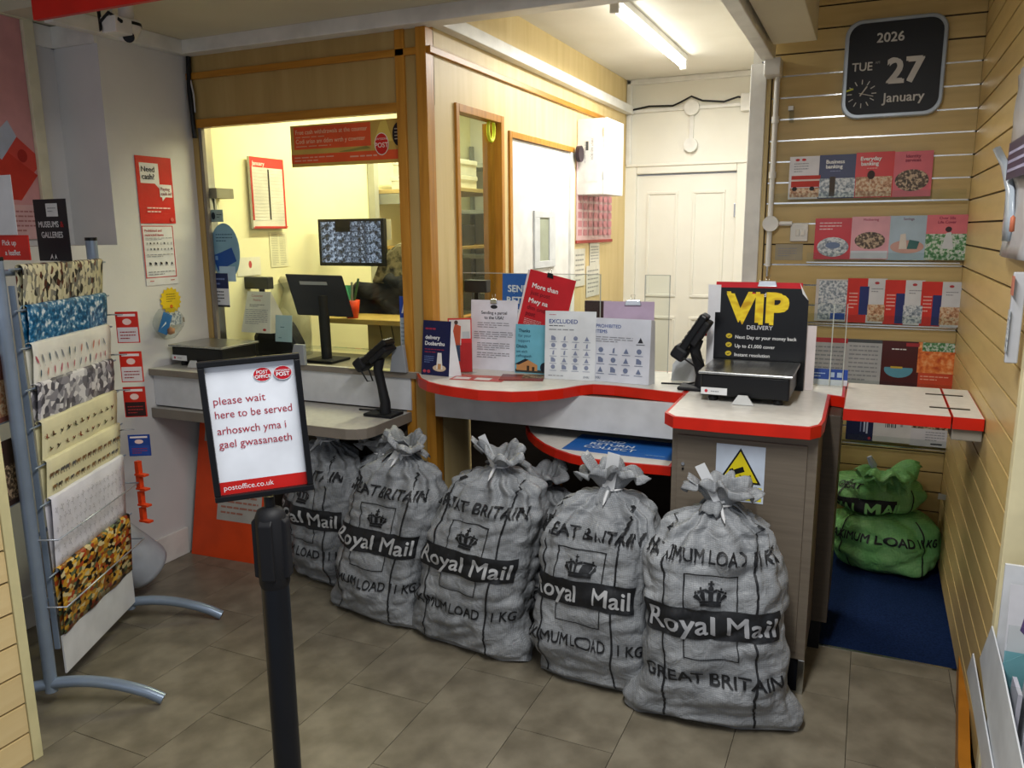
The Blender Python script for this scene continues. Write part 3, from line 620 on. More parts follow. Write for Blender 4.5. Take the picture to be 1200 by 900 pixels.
def sack(name, label, pos, rot, S, mat='sack', order=0, off=0, group='grey mail sacks tied at the neck', top=1.0, tagdir=None, printed=True, tophue=None, cx0=0, bandtext='#a9abae:.5'):
    r = thing(name, label, 'mail sack', pos, group); r.rotation_euler.z = rot
    nu, nv = 170, 110; mb = MB(); vs = []
    for j in range(nv + 1):
        v = (j / nv)
        for i in range(nu): vs.append(S.P(2 * PI * i / nu, v))
    fs = [(j * nu + i, j * nu + (i + 1) % nu, (j + 1) * nu + (i + 1) % nu, (j + 1) * nu + i) for j in range(nv) for i in range(nu)]
    mb.add(vs, fs, mat, True); mb.add([vs[i] for i in range(nu)], [tuple(range(nu))[::-1]], mat, False)
    W = Matrix.Identity(4)
    def bl(m2, n):      # parts in the sack's own coordinates
        me = bpy.data.meshes.new(n); o = bpy.data.objects.new(n, me); C.objects.link(o); me.from_pydata([tuple(p) for p in m2.v], [], m2.f)
        for q in m2.mats: me.materials.append(q)
        me.polygons.foreach_set('material_index', m2.mi); me.polygons.foreach_set('use_smooth', m2.sm); me.update(); o.parent = r; return o
    bl(mb, 'sack_body')
    # gathered neck: tied ring, then folded flaring mouth that flops over
    c = S.P(0, 1.0) + S.P(PI, 1.0); c = c / 2; rnd = random.Random(S.seed)
    rf = MB(); nt, nn = 12, 88; vs = []; ph = rnd.uniform(0, 6)
    for j in range(nt + 1):
        t = j / nt
        for i in range(nn):
            u = 2 * PI * i / nn; lobe = .5 + .5 * math.cos(2 * u + ph) ; cr = math.cos(u * 9 + ph * 2 + 2 * noise.noise(V((u, t * 2, S.seed))))
            rad = .030 + top * (.085 * t ** .75) * (.55 + .6 * lobe) + .016 * t * cr
            zz = top * (.085 * math.sin(min(t, 1) * 2.3) * (.65 + .5 * (1 - lobe)) + .012 * cr * t) + noise.noise(V((u * 2, t * 3, S.seed * 2))) * .02 * t
            vs.append(c + V((rad * math.cos(u), rad * .8 * math.sin(u), zz - .004)))
    rf.add(vs, [(j * nn + i, j * nn + (i + 1) % nn, (j + 1) * nn + (i + 1) % nn, (j + 1) * nn + i) for j in range(nt) for i in range(nn)], tophue or mat, True)
    # folded tongues of cloth pulled through the tie
    for q in range(5):
        a = ph + q * 2 * PI / 5 + rnd.uniform(-.3, .3); ln = top * rnd.uniform(.07, .13); wd = top * rnd.uniform(.022, .042); up = rnd.uniform(.2, 1.0); vs = []
        D = V((math.cos(a), math.sin(a) * .8, 0)); T = V((-D.y, D.x, 0)).normalized()
        for j in range(8):
            t = j / 7; pz = ln * (up * t - 1.1 * (1 - up) * t * t) + .02
            for k in range(7):
                b = (k - 3) / 3; wv = wd * (.45 + .9 * t) * (1 - .35 * t ** 4)
                vs.append(c + D * (.018 + ln * .75 * t) + T * (b * wv) + V((0, 0, pz - abs(b) * .018 * (1 - t * .3) + .008 * math.cos(b * 5 + q))))
        rf.add(vs, [(j * 7 + k, j * 7 + k + 1, (j + 1) * 7 + k + 1, (j + 1) * 7 + k) for j in range(7) for k in range(6)], tophue or mat, True)
    o = bl(rf, 'gathered_mouth'); sd = o.modifiers.new('solid', 'SOLIDIFY'); sd.thickness = .002
    ti = MB(); ti.tube([c + V((.038 * math.cos(a), .034 * math.sin(a), .004)) for a in [2 * PI * i / 20 for i in range(21)]], .004, '#d9dadc:.4', 6, False); bl(ti, 'cable_tie')
    if tagdir:
        tg = MB(); D = V(tagdir[0]); U = D.cross(V((0, 1, 0))).normalized(); wdt = tagdir[1]
        tg.slab(c + V((0, -.035, .01)) - U * wdt / 2, U, D.normalized(), [(0, 0), (wdt, 0), (wdt, D.length), (0, D.length)], .0012, '#cfd2d6:.45'); bl(tg, 'destination_tag')
        tl = MB(); D2 = V((D.x * -.5 + .05, -.4, -.2)).normalized(); q = c + V((0, -.03, .01)); tl.tube([q, q + D2 * .06, q + D2 * .085], [.007, .006, .001], '#d4d6d9:.3', 6); bl(tl, 'tie_tail')
    if printed:
        p = MB(); h = S.h; w2 = S.w * .5
        for sx in (-.66, .60):
            xx = w2 * sx + cx0; n = 40; pts = [(xx + .004 * math.sin(i * .5 + S.seed), .01 + (h * .93 - .01) * i / n) for i in range(n + 1)]
            for (a, b), (c2, d2) in zip(pts, pts[1:]): put(p, S, [(a - .0035, b), (a + .0035, b), (c2 + .0035, d2), (c2 - .0035, d2)], [(0, 1, 2), (0, 2, 3)], 'ink', .0022)
        zb = h * .50; bw = S.w * .49
        q = [(cx0 - bw, zb - .048), (cx0 + bw, zb - .048), (cx0 + bw, zb + .048), (cx0 - bw, zb + .048)]
        put(p, S, q, [(0, 1, 2), (0, 2, 3)], 'ink', .003)
        tx(p, S, 'Royal Mail', cx0, zb - .030, .088, bandtext, .0048, .014, bw * 1.8)
        bs = .085
        for (xa, xb, za, zc) in ((-bs, bs, zb + .155, zb + .159), (-bs, -bs + .004, zb + .048, zb + .159), (bs - .004, bs, zb + .048, zb + .159), (-bs, bs, zb - .115, zb - .111), (-bs, -bs + .004, zb - .115, zb - .048), (bs - .004, bs, zb - .115, zb - .048)):
            put(p, S, [(cx0 + xa, za), (cx0 + xb, za), (cx0 + xb, zc), (cx0 + xa, zc)], [(0, 1, 2), (0, 2, 3)], 'ink', .003)
        for pts in CROWN: poly(p, S, [(cx0 + x * .062, zb + .062 + y * .072) for x, y in pts], 'ink', .003)
        a, b = ('GREAT BRITAIN', 'MAXIMUM LOAD 11 KG') if order == 0 else ('MAXIMUM LOAD 11 KG', 'GREAT BRITAIN')
        tx(p, S, a, cx0, h * .755, .062, 'ink', .0035, .014, S.w * (.92 if order == 0 else 1.0)); tx(p, S, b, cx0, h * .235, .058, 'ink', .0035, .014, S.w * (1.12 if order == 0 else .98))
        bl(p, 'printed_marking')
    return r
D2R = math.radians
GS = 'grey mail sacks tied at the neck'
sack('mail_sack', 'grey mail sack furthest right, against the taupe cupboard, upside-down print order with its paler stripes', (-.405, 2.49, 0), D2R(9), Sack(.455, .765, .30, .58, 1, 2.8, (.02, .09)), order=1, tagdir=((-.07, 0, .13), .034), bandtext='#9b9da2:.5')
sack('mail_sack', 'square-sided grey mail sack second from the right, under the blue counter notice', (-.835, 2.56, 0), D2R(-3), Sack(.42, .755, .29, .42, 2, 4.5, (.05, .06), .97, .8), tagdir=((.02, 0, .13), .045), cx0=-.02)
sack('mail_sack', 'leaning grey mail sack in the middle of the row, below the white fascia', (-1.365, 2.60, 0), D2R(-8), Sack(.455, .775, .30, .56, 3, 2.8, (.14, .08)), tagdir=((-.06, 0, .11), .035))
sack('mail_sack', 'grey mail sack with a white label on its tie, second full sack from left', (-1.83, 2.66, 0), D2R(-8), Sack(.435, .755, .28, .53, 4, 2.8, (.16, .08)), tagdir=((-.03, -.02, -.05), .05))
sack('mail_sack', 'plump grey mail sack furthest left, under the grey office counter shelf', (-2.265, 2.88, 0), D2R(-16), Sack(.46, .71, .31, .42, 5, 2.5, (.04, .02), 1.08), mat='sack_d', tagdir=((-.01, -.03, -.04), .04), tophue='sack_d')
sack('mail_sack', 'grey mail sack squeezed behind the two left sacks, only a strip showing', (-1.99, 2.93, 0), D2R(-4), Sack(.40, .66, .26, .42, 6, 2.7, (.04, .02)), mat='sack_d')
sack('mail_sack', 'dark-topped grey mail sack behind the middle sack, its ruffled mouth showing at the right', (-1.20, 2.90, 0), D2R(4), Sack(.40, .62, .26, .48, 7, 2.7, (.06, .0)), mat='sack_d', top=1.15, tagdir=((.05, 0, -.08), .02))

# green sacks on the carpet, one lying on the other
def flopped(name, label, c, wx, dy, hz, rotz, seed, txt, knot=True, band=False):
    r = thing(name, label, 'mail sack', c, 'green mail sacks under the flap'); r.rotation_euler.z = rotz
    nu, nv = 96, 48; 
    def P(u, v, off=0):
        th = (v - .5) * PI; cz = math.sin(th); cr = math.cos(th) ** .55
        x = wx / 2 * cr * math.copysign(abs(math.cos(u)) ** .8, math.cos(u)); y = dy / 2 * cr * math.copysign(abs(math.sin(u)) ** .8, math.sin(u)); z = hz / 2 + hz / 2 * math.copysign(abs(cz) ** .85, cz)
        n = V((x / wx, y / dy, (z - hz / 2) / hz)).normalized(); k = seed * 5
        q = noise.noise(V((x * 5 + k, y * 5, z * 6))) * .03 + (abs(noise.noise(V((x * 6 + z * 5, y * 9, z * 12 + k)))) - .2) * .045
        p = V((x, y, z)) + n * (q * min(1, z / .04) + off); p.z = max(.001, p.z); return p
    vs = [P(2 * PI * i / nu, j / nv) for j in range(nv + 1) for i in range(nu)]
    mb = MB(); mb.add(vs, [(j * nu + i, j * nu + (i + 1) % nu, (j + 1) * nu + (i + 1) % nu, (j + 1) * nu + i) for j in range(nv) for i in range(nu)], 'sackg', True)
    def bl(m2, n):
        me = bpy.data.meshes.new(n); o = bpy.data.objects.new(n, me); C.objects.link(o); me.from_pydata([tuple(p) for p in m2.v], [], m2.f)
        for q in m2.mats: me.materials.append(q)
        me.polygons.foreach_set('material_index', m2.mi); me.polygons.foreach_set('use_smooth', m2.sm); me.update(); o.parent = r; return o
    bl(mb, 'sack_body'); p = MB()
    def on(x, z, off=.004):      # point on the front face at width x, height z
        vv = .5 + math.asin(max(-1, min(1, (z - hz / 2) / (hz / 2)))) / PI
        u = -PI / 2 + x / (wx / 2) * 1.15; return P(u, vv, off)
    class Q: pass
    Q.on = staticmethod(on)
    if band: put(p, Q, [(-wx * .5, hz * .12), (wx * .12, hz * .12), (wx * .12, hz * .5), (-wx * .5, hz * .5)], [(0, 1, 2), (0, 2, 3)], 'ink', .004)
    for st, x, z, sz, wd, m in txt: tx(p, Q, st, x, z, sz, m, .006, .025, wd)
    for x in (-wx * .33, wx * .30):
        n = 16
        for i in range(n):
            za, zb = hz * (.08 + .84 * i / n), hz * (.08 + .84 * (i + 1) / n); put(p, Q, [(x - .004, za), (x + .004, za), (x + .004, zb), (x - .004, zb)], [(0, 1, 2), (0, 2, 3)], 'ink', .004)
    bl(p, 'printed_marking')
    if knot:
        k = MB(); rn = random.Random(seed)
        for q in range(7):
            a = rn.uniform(-1.2, 1.2); ln = rn.uniform(.10, .19); vs = []; D = V((math.sin(a + .9), -.5, math.cos(a) * .2)).normalized(); T = D.cross(V((0, -.6, 1))).normalized(); c0 = V((.02, -.02, hz * .98))
            for j in range(9):
                t = j / 8
                for b in range(9):
                    bb = (b - 4) / 4; vs.append(c0 + D * (ln * t) + T * (bb * (.02 + .07 * t)) + V((0, 0, .05 * math.sin(t * 2.6) - .03 * t + .02 * math.cos(bb * 6 + q) * t)))
            k.add(vs, [(j * 9 + b, j * 9 + b + 1, (j + 1) * 9 + b + 1, (j + 1) * 9 + b) for j in range(8) for b in range(8)], 'sackg', True)
        o = bl(k, 'gathered_mouth'); sd = o.modifiers.new('solid', 'SOLIDIFY'); sd.thickness = .002
        t = MB(); c0 = V((-.03, -.06, hz)); t.tube([c0, c0 + V((0, 0, .06)), c0 + V((-.02, 0, .10))], [.01, .018, .012], '#b9c6de:.3', 6); bl(t, 'cable_tie')
        t = MB(); t.slab(c0 + V((.28, -.02, -.07)), V((1, 0, -.1)), V((0, -.2, 1)), [(0, 0), (.07, .005), (.07, .025), (0, .03)], .002, '#c9ccc4'); bl(t, 'destination_tag')
    return r
flopped('mail_sack', 'green mail sack lying flat on the navy carpet under the other green sack', (.145, 4.02, 0), .50, .30, .30, 0, 3, [('MAXIMUM LOAD 11 KG', -.01, .165, .050, .46, 'ink')], knot=False)
flopped('mail_sack', 'crumpled green mail sack on top of the other green sack, mouth flopping right', (.10, 4.05, .285), .42, .26, .17, D2R(4), 9, [('ROYAL MAIL', -.07, .035, .055, .30, '#8dce80'), ('GREAT', -.12, .115, .04, .13, 'ink')], band=True)

# ================================================================== FREESTANDING SIGN
a = at(253, 588, Y=1.235); b = at(368, 572, Z=a.z + .010); U = (b - a); W_ = U.length; U.normalize(); N = U.cross(V((0, 0, 1))).normalized(); Vv = U.cross(N) * -1
Vv = N.cross(U).normalized(); H_ = W_ * 1.385
lo, hi = 0, 1
for _ in range(30):
    H_ = (lo + hi) / 2
    if proj(a + Vv * H_)[1] > 424: lo = H_
    else: hi = H_
sx, sy = (a + U * W_ * .53)[0:2]; sx -= N.x * .006; sy -= N.y * .006; ZT = a.z - .012; O = a.copy()
st = thing('queue_barrier_post', 'black queue barrier post holding the framed please-wait sign', 'barrier post', (sx, sy, 0))
MB().lathe([(0, .0), (.19, .0), (.195, .012), (.18, .03), (.06, .045), (.036, .06)], 'black', 32, (sx, sy, 0)).build('base', st)
MB().lathe([(.031, .05), (.031, .88)], '#16191f:.3', 28, (sx, sy, 0)).build('tube', st)
MB().lathe([(.031, .835), (.034, .845), (.034, ZT - .035), (.028, ZT - .020), (.012, ZT - .012), (0, ZT - .012)], 'black_matt', 28, (sx, sy, 0)).build('head', st)
for k in range(4):
    a = D2R(20 + 90 * k); c = V((sx + .033 * math.cos(a), sy + .033 * math.sin(a), 0)); t = V((-math.sin(a), math.cos(a), 0)) * .015; n = V((math.cos(a), math.sin(a), 0)) * .007
    m_ = MB(); m_.add([c - t - n + V((0, 0, .855)), c + t - n + V((0, 0, .855)), c + t + n + V((0, 0, .86)), c - t + n + V((0, 0, .86)), c - t - n + V((0, 0, ZT - .03)), c + t - n + V((0, 0, ZT - .03)), c + t + n + V((0, 0, ZT - .045)), c - t + n + V((0, 0, ZT - .045))],
        [(3, 2, 1, 0), (4, 5, 6, 7), (0, 1, 5, 4), (1, 2, 6, 5), (2, 3, 7, 6), (3, 0, 4, 7)], 'black_matt'); m_.build('belt_slot', st, bevel=.003)
sg = thing('framed_sign', 'black framed white notice asking to please wait here in English and Welsh', 'sign', (sx, sy, 1.05))
MB().tube([(sx, sy, ZT - .0115), (sx, sy, ZT + .012)], .012, 'black', 12).build('neck', sg)
mb = MB(); f = .013; mb.slab(O, U, Vv, [(0, 0), (W_, 0), (W_, f), (0, f)], .014, 'black').slab(O, U, Vv, [(0, H_ - f), (W_, H_ - f), (W_, H_), (0, H_)], .014, 'black').slab(O, U, Vv, [(0, f), (f, f), (f, H_ - f), (0, H_ - f)], .014, 'black').slab(O, U, Vv, [(W_ - f, f), (W_, f), (W_, H_ - f), (W_ - f, H_ - f)], .014, 'black')
mb.build('frame', sg, bevel=.002)
K = '#a52a3e:.5'; P1 = '#c01728:.5'; IVORY = '#eceef2:.5'
sheet('notice', None, None, (O + U * f + Vv * f, U, Vv, W_ - 2 * f, H_ - 2 * f), '#e4e9f2:.35',
    [('r', 0, 0, 1, .10, '#c4201c:.4'), ('t', 'postoffice.co.uk', .04, .033, .058, IVORY), ('t', 'please wait', .05, .705, .085, K, 0, 'L', .60), ('t', 'here to be served', .05, .60, .085, K, 0, 'L', .87),
     ('t', 'arhoswch yma i', .05, .475, .085, K, 0, 'L', .78), ('t', 'gael gwasanaeth', .05, .37, .085, K, 0, 'L', .83),
     ('e', .63, .905, .105, .055, '#e9e9ee:.4'), ('e', .63, .905, .10, .051, P1), ('t', 'POST', .63, .912, .036, IVORY, .02, 'C'), ('t', 'OFFICE', .63, .878, .036, IVORY, .02, 'C'),
     ('e', .86, .905, .105, .055, '#e9e9ee:.4'), ('e', .86, .905, .10, .051, P1), ('t', "SWYDDFA'R", .86, .916, .020, IVORY, .01, 'C'), ('t', 'POST', .86, .882, .042, IVORY, .02, 'C')], parent=sg)

# ================================================================== GIFT WRAP RACK
F0 = V((-2.50, 1.63, 0)); B0 = V((-2.766, 2.185, 0)); RD = (B0 - F0).normalized(); RL = (B0 - F0).length; RN = V((RD.y, -RD.x, 0)).normalized()
if RN.x < 0: RN = -RN
rk = thing('gift_wrap_rack', 'blue-grey metal rack on curved feet for gift wrap sheets', 'rack', tuple((F0 + B0) / 2))
for c0, zt in ((F0, 1.54), (B0, 1.595)):
    MB().tube([c0 + V((0, 0, .06)), c0 + V((0, 0, zt))], .021, 'rack', 16).build('upright', rk)
    MB().tube([c0 + V((0, 0, zt)), c0 + V((0, 0, zt + .012))], .022, 'black', 16).build('cap', rk)
    pts = []
    for i in range(13):
        t = i / 12; pts.append(c0 - RN * .20 + RN * (.58 * t) + V((0, 0, .020 + .075 * math.sin(PI * t) ** .8)))
    MB().tube(pts, .0195, 'rack', 14).build('foot', rk)
for z in (1.50, .62, .38):
    MB().tube([F0 + V((0, 0, z)), B0 + V((0, 0, z))], .011 if z > 1 else .007, 'rack', 10).build('cross_rail', rk)
def rp(s, n, z): return F0 + RD * s + RN * n + V((0, 0, z))
A0, A1 = .045, RL - .035
zq1, zq0 = at(69, 757, X=-2.47).z, at(69, 797, X=-2.47).z
nb = MB()
for s_ in (A0 - .012, A1 + .002): nb.slab(rp(s_, .012, zq0 + .1), RN, V((0, 0, 1)), [(0, 0), (.018, 0), (.018, 1.46 - zq0 - .1), (0, 1.46 - zq0 - .1)], .006, 'rack')
nb.build('side_plate', rk); nb = MB(); nb.slab(rp(A0 - .005, .03, zq0), RD * 1.0, V((0, 0, 1)), [(0, 0), (A1 - A0 + .01, .0), (A1 - A0 + .01, zq1 - zq0 + .02), (0, zq1 - zq0 + .02)], .006, '#cfd0d4:.4'); nb.build('base_board', rk)
zt = [at(x, y, X=-2.46).z for x, y in ((30, 310), (36, 358), (43, 402), (49, 450), (53, 494), (58, 540), (64, 584), (71, 667))]
zb = zt[1:] + [at(70, 750, X=-2.46).z]
WRAPS = [('wrap_stone', 'patchwork-patterned gift wrap draped on the top tier of the rack'), ('wrap_blue', 'blue gift wrap with white blossom on the second tier of the rack'), ('wrap_ivory', 'white gift wrap with rows of pink and grey feathers'),
    ('wrap_pebble', 'grey and white pebble-patterned gift wrap on the rack'), ('wrap_cream', 'cream gift wrap printed with small flying birds'), ('wrap_cream', 'cream gift wrap printed with elephants and other animals'),
    ('wrap_white', 'white gift wrap with pale grey line sketches'), ('wrap_boxes', 'yellow and brown gift wrap with parcels pattern on the lowest tier')]
def bird(x, y, s, a):
    r = lambda p: (x + s * (p[0] * math.cos(a) - p[1] * math.sin(a)), y + s * (p[0] * math.sin(a) + p[1] * math.cos(a)))
    return [[r(p) for p in q] for q in ([(-1, 0), (-.3, -.28), (.5, -.22), (.9, .1), (.4, .25), (-.3, .2)], [(-.2, .1), (.3, .1), (-.1, 1.0), (-.7, .9)], [(-1, 0), (-1.5, -.35), (-1.3, .1)], ell(.9, .15, .22, .2, 7), [(1.05, .1), (1.4, .12), (1.05, .22)])]
def beast(x, y, s, a):
    r = lambda p: (x + s * p[0], y + s * p[1])
    return [[r(p) for p in q] for q in ([(-1, -.1), (.8, -.1), (.9, .5), (.5, .75), (-.7, .75), (-1, .4)], [(-.9, -.8), (-.6, -.8), (-.6, 0), (-.9, 0)], [(.4, -.8), (.7, -.8), (.7, 0), (.4, 0)], ell(1.05, .55, .35, .33, 8), [(1.2, .4), (1.45, .3), (1.4, -.4), (1.28, -.4)])]
def feather(x, y, s, a):
    r = lambda p: (x + s * (p[0] * math.cos(a) - p[1] * math.sin(a)), y + s * (p[0] * math.sin(a) + p[1] * math.cos(a)))
    return [[r(p) for p in q] for q in ([(0, -1), (.22, -.2), (.2, .6), (0, 1), (-.2, .6), (-.22, -.2)], [(-.03, -1.4), (.03, -1.4), (.03, -1), (-.03, -1)])]
def twig(x, y, s, a):
    r = lambda p: (x + s * (p[0] * math.cos(a) - p[1] * math.sin(a)), y + s * (p[0] * math.sin(a) + p[1] * math.cos(a)))
    return [[r(p) for p in q] for q in ([(-.04, -1), (.04, -1), (.04, 1), (-.04, 1)], [(0, 0), (.6, .5), (.6, .58), (0, .1)], [(0, -.3), (-.6, .2), (-.6, .28), (0, -.2)], ell(.6, .55, .16, .1, 6), ell(-.6, .26, .14, .1, 6), ell(0, 1, .15, .12, 6))]
for i, (mt, lab) in enumerate(WRAPS):
    z1, z0 = zt[i], zb[i] - (.012 if i < 7 else 0); n0 = .030; L_ = A1 - A0
    o = MB(); prof = []
    hgt = z1 - z0
    for k in range(8):      # rolled-over top then the long front fall
        a_ = PI * (1 - k / 7 * .85); prof.append((n0 + .012 + .012 * math.cos(a_), z1 - .012 + .012 * math.sin(a_)))
    for k in range(1, 7):
        t = k / 6; prof.append((n0 + .024 - .014 * t, z1 - .02 - (hgt - .02) * t))
    prof = [(n0, z0 - .01)] + prof
    nS = 14; vs = []
    for j in range(nS + 1):
        s_ = A0 + L_ * j / nS
        for (n_, z_) in prof: vs.append(rp(s_, n_ + (.004 if i in (0, 1, 3, 7) else .0022) * math.sin(j * 1.3 + i) * (1 if z_ < z1 - .04 else 0), z_))
    m_ = len(prof); o.add(vs, [(j * m_ + k, (j + 1) * m_ + k, (j + 1) * m_ + k + 1, j * m_ + k + 1) for j in range(nS) for k in range(m_ - 1)], mt, True)
    th = thing('gift_wrap_sheet', lab, 'gift wrap', tuple(rp(L_ / 2, .04, z0)), 'gift wrap sheets on the rack')
    q = o.build('paper', th); sd = q.modifiers.new('solid', 'SOLIDIFY'); sd.thickness = .0012; sd.offset = -1
    fn, cs, sp_, sz = {2: (feather, ['#b8566a', '#3c5a6a', '#8a8f96', '#c97a6a'], .042, .017), 4: (bird, ['#4a3526', '#6a4a2a', '#3f4a34', '#8a3c24'], .052, .0125), 5: (beast, ['#6a4e34', '#5a5a58', '#8a6a44', '#4c4438'], .040, .012), 6: (twig, ['#8c8c94', '#77777f', '#9a949c'], .036, .013)}.get(i, (None,) * 4)
    if fn:
        pr = MB(); rn = random.Random(i); rows = max(2, int((hgt - .03) / (sp_ * 1.02)))
        for rw in range(rows):
            zc = z1 - .035 - (hgt - .05) * (rw + .5) / rows
            s_ = A0 + .02 + (rw % 2) * sp_ / 2
            while s_ < A1 - .02:
                nn_ = n0 + .024 - .014 * max(0, (z1 - .02 - zc) / (hgt - .02)) + .0052
                for pl_ in fn(0, 0, sz * rn.uniform(.8, 1.15), rn.uniform(-.6, .6)):
                    pr.add([rp(s_ + a_, nn_, zc + b_) for a_, b_ in pl_], [tuple(range(len(pl_)))], cs[rn.randrange(len(cs))] + ':.5')
                s_ += sp_ * rn.uniform(.8, 1.1)
        tag(pr.build('printed_pattern', th), kind='stuff')
    fr_ = MB(); fr_.tube([rp(-.005, n0 + .012, z1 - .014), rp(RL + .005, n0 + .012, z1 - .014)], .0035, 'rack', 6)
    fr_.build('sheet_rod', rk)
    if i in (6, 7):
        zz = z0 + hgt * .5; fr_ = MB(); fr_.tube([rp(.0, .02, zz), rp(.0, .086, zz), rp(RL, .086, zz), rp(RL, .02, zz)], .003, '#b9c0cc:.3:.6', 6); fr_.build('retaining_wire', rk)
# cards and magazines on the wall side of the rack, seen between the uprights
for k, (z_, c_) in enumerate(((1.28, 'ph_cool'), (1.02, 'ph_warm'), (.74, 'ph_dark'))):
    fr = (rp(-.07, -.05, z_), RD, V((0, 0, 1)), .16, .22)
    sheet('greeting_card', ('pale card with photo rings highest behind the front rack upright', 'pinkish photo card behind the middle of the front rack upright', 'dark photo card low behind the front rack upright')[k], 'card', fr, ('#8f97a4', '#7a4a46', '#3a2a26')[k], [('r', .08, .08, .92, .62, c_), ('t', 'Adult' if k == 0 else 'Card', .1, .84, .09, '#a5303c')])
    MB().tube([rp(-.09, -.053, z_ - .004), rp(.12, -.053, z_ - .004)], .003, 'rack', 6).build('card_rail', rk)
# hanging packs off the far edge of the rack
for k, (z_, c1, c2, lb) in enumerate(((1.19, '#c8281e', '#d8cfd2', 'highest red and white hanging pack at the far edge of the rack'), (1.03, '#cf2a1c', '#e0d6d6', 'middle red hanging pack with heart print by the rack'), (.885, '#c0261c', '#2a1418', 'third red hanging pack with a dark lower half by the rack'), (.72, '#1d3f8e', '#24489c', 'blue hanging pack below the red packs by the rack'))):
    O = B0 + RN * .05 + RD * .03 + V((0, 0, z_)); U = V((.85, .50, 0)).normalized()
    sheet('hanging_pack', lb, 'hanging pack', (O, U, V((0, 0, 1)), .085, .125 if k < 3 else .09), c1 + ':.35', [('r', .04, .03, .96, .5, c2), ('r', .1, .85, .9, .93, '#e9dada'), ('e', .5, .68, .2, .1, '#e8c7c0'), ('l', .15, .85, .1, .4, 3, '#a03030')], t=.006, group='hanging packs beside the rack')
    MB().tube([O + V((.03, .01, .115)), B0 + V((0, 0, z_ + .115))], .003, 'chrome', 6).build('display_hook', rk)
oc2 = MB()
for z_ in (.66, .60, .53, .46): O = B0 + RN * .06 + V((0, .02, z_)); oc2.box(O.x, O.x + .02, O.y, O.y + .02, z_ - .02, z_ + .04, '#cf3f14').box(O.x, O.x + .055, O.y - .005, O.y + .02, z_ - .02, z_ - .012, '#cf3f14')
tag(oc2.build('price_clip_strip'), 'strip of small orange clips hanging below the blue pack', 'clip strip')
# roll leaning on the wall behind the rack
r0, r1 = at(186, 662, Z=.115), V((-2.99, 2.15, .44))
rl = thing('paper_roll', 'large pale grey roll leaning on the wall behind the rack', 'roll', tuple(r0)); r0 = r0 + V((0, -.05, 0))
MB().tube([r1, r0 + (r1 - r0) * .08, r0 + (r1 - r0) * .03, r0], [.112, .112, .104, .078], 'foamroll', 28).build('roll', rl)

# signs on top of the rack and the noticeboard at far left
a = at(42, 307, X=-2.63); fr = (V((-2.62, 1.93, 1.50)), V((.80, .6, 0)).normalized(), V((0, 0, 1)), .17, .255)
def quadY(tl, br, Y): return onY(Y, tl, br)
fr = onY(1.95, (39, 234), (85, 306))
sheet('topic_board', 'black Museums and Galleries board standing behind the rack top', 'sign', fr, '#1b1c22:.4',
    [('t', 'MUSEUMS', .10, .55, .135, '#d4d4d6:.5', .02, 'L', .62), ('t', '&', .78, .55, .13, '#a02c2c', .02, 'L'), ('t', 'GALLERIES', .17, .38, .135, '#d4d4d6:.5', .02, 'L', .66), ('r', .40, .72, .76, .93, '#cfd0d2:.6'), ('l', .45, .7, .78, .88, 2, GR),
     ('p', [(.36, .02), (.44, .12), (.48, .02), (.44, .06)], '#d8d8d8'), ('p', [(.60, .02), (.55, .12), (.51, .02), (.56, .06)], '#d8d8d8')], t=.003)
fr = onY(1.80, (-30, 276), (37, 305)); 
sheet('leaflet_sign', 'red sign reading Pick up a leaflet behind the rack at the left edge', 'sign', fr, '#c4261c:.5', [('t', 'Pick up', .78, .60, .30, '#e6d8d6:.5', .015, 'R'), ('t', 'a leaflet', .84, .20, .30, '#e6d8d6:.5', .015, 'R')], t=.004)
o_ = onY(1.79, (-10, 206), (21, 275)); sheet('blank_paper', 'blank white paper sheet above the red leaflet sign at left edge', 'paper', o_, '#cfcfd2:.6', [])
pz = thing('framed_poster', 'large pink and red poster in a cream frame on the recessed left wall', 'poster', (-3.39, 2.1, 1.5))
fr = onX(-3.37, (-120, 20), (30, 262)); O, U, Vv, w_, h_ = fr; O = V((O.x, 1.30, 1.66)); w_ = 1.0; h_ = 1.02
ft = at(31, 20, X=-3.37); fb = at(37, 262, X=-3.37); y1 = (ft.y + fb.y) / 2 + .02; O = V((-3.385, y1 - 1.1, 1.60)); w_ = 1.1; h_ = 2.50 - 1.60 + .02
sheet('poster_sheet', None, None, (O, U, Vv, w_, h_), '#c68f90:.5', [('r', .0, .0, 1, .16, '#cba3a4'), ('l', .86, .98, .03, .14, 5, '#a06a6c'), ('p', [(.80, .28), (.93, .47), (1.0, .40), (1.0, .33), (.9, .2)], '#c8463c'), ('p', [(.7, .2), (.86, .42), (1.0, .3), (.92, .18)], '#b93326'), ('e', .945, .385, .02, .03, '#a32820'), ('p', [(.8, .42), (.9, .54), (.93, .47), (.86, .36)], '#a9b1c2')], parent=pz)
mb = MB(); 
for (xa, xb, za, zc) in ((-.0, w_ + .05, h_, h_ + .05), (w_, w_ + .05, -.05, h_), (-.05, w_ + .05, -.10, -.05)): mb.slab(O, U, Vv, [(xa, za), (xb, za), (xb, zc), (xa, zc)], .02, '#d2cdb2:.5')
mb.build('frame', pz, bevel=.003)

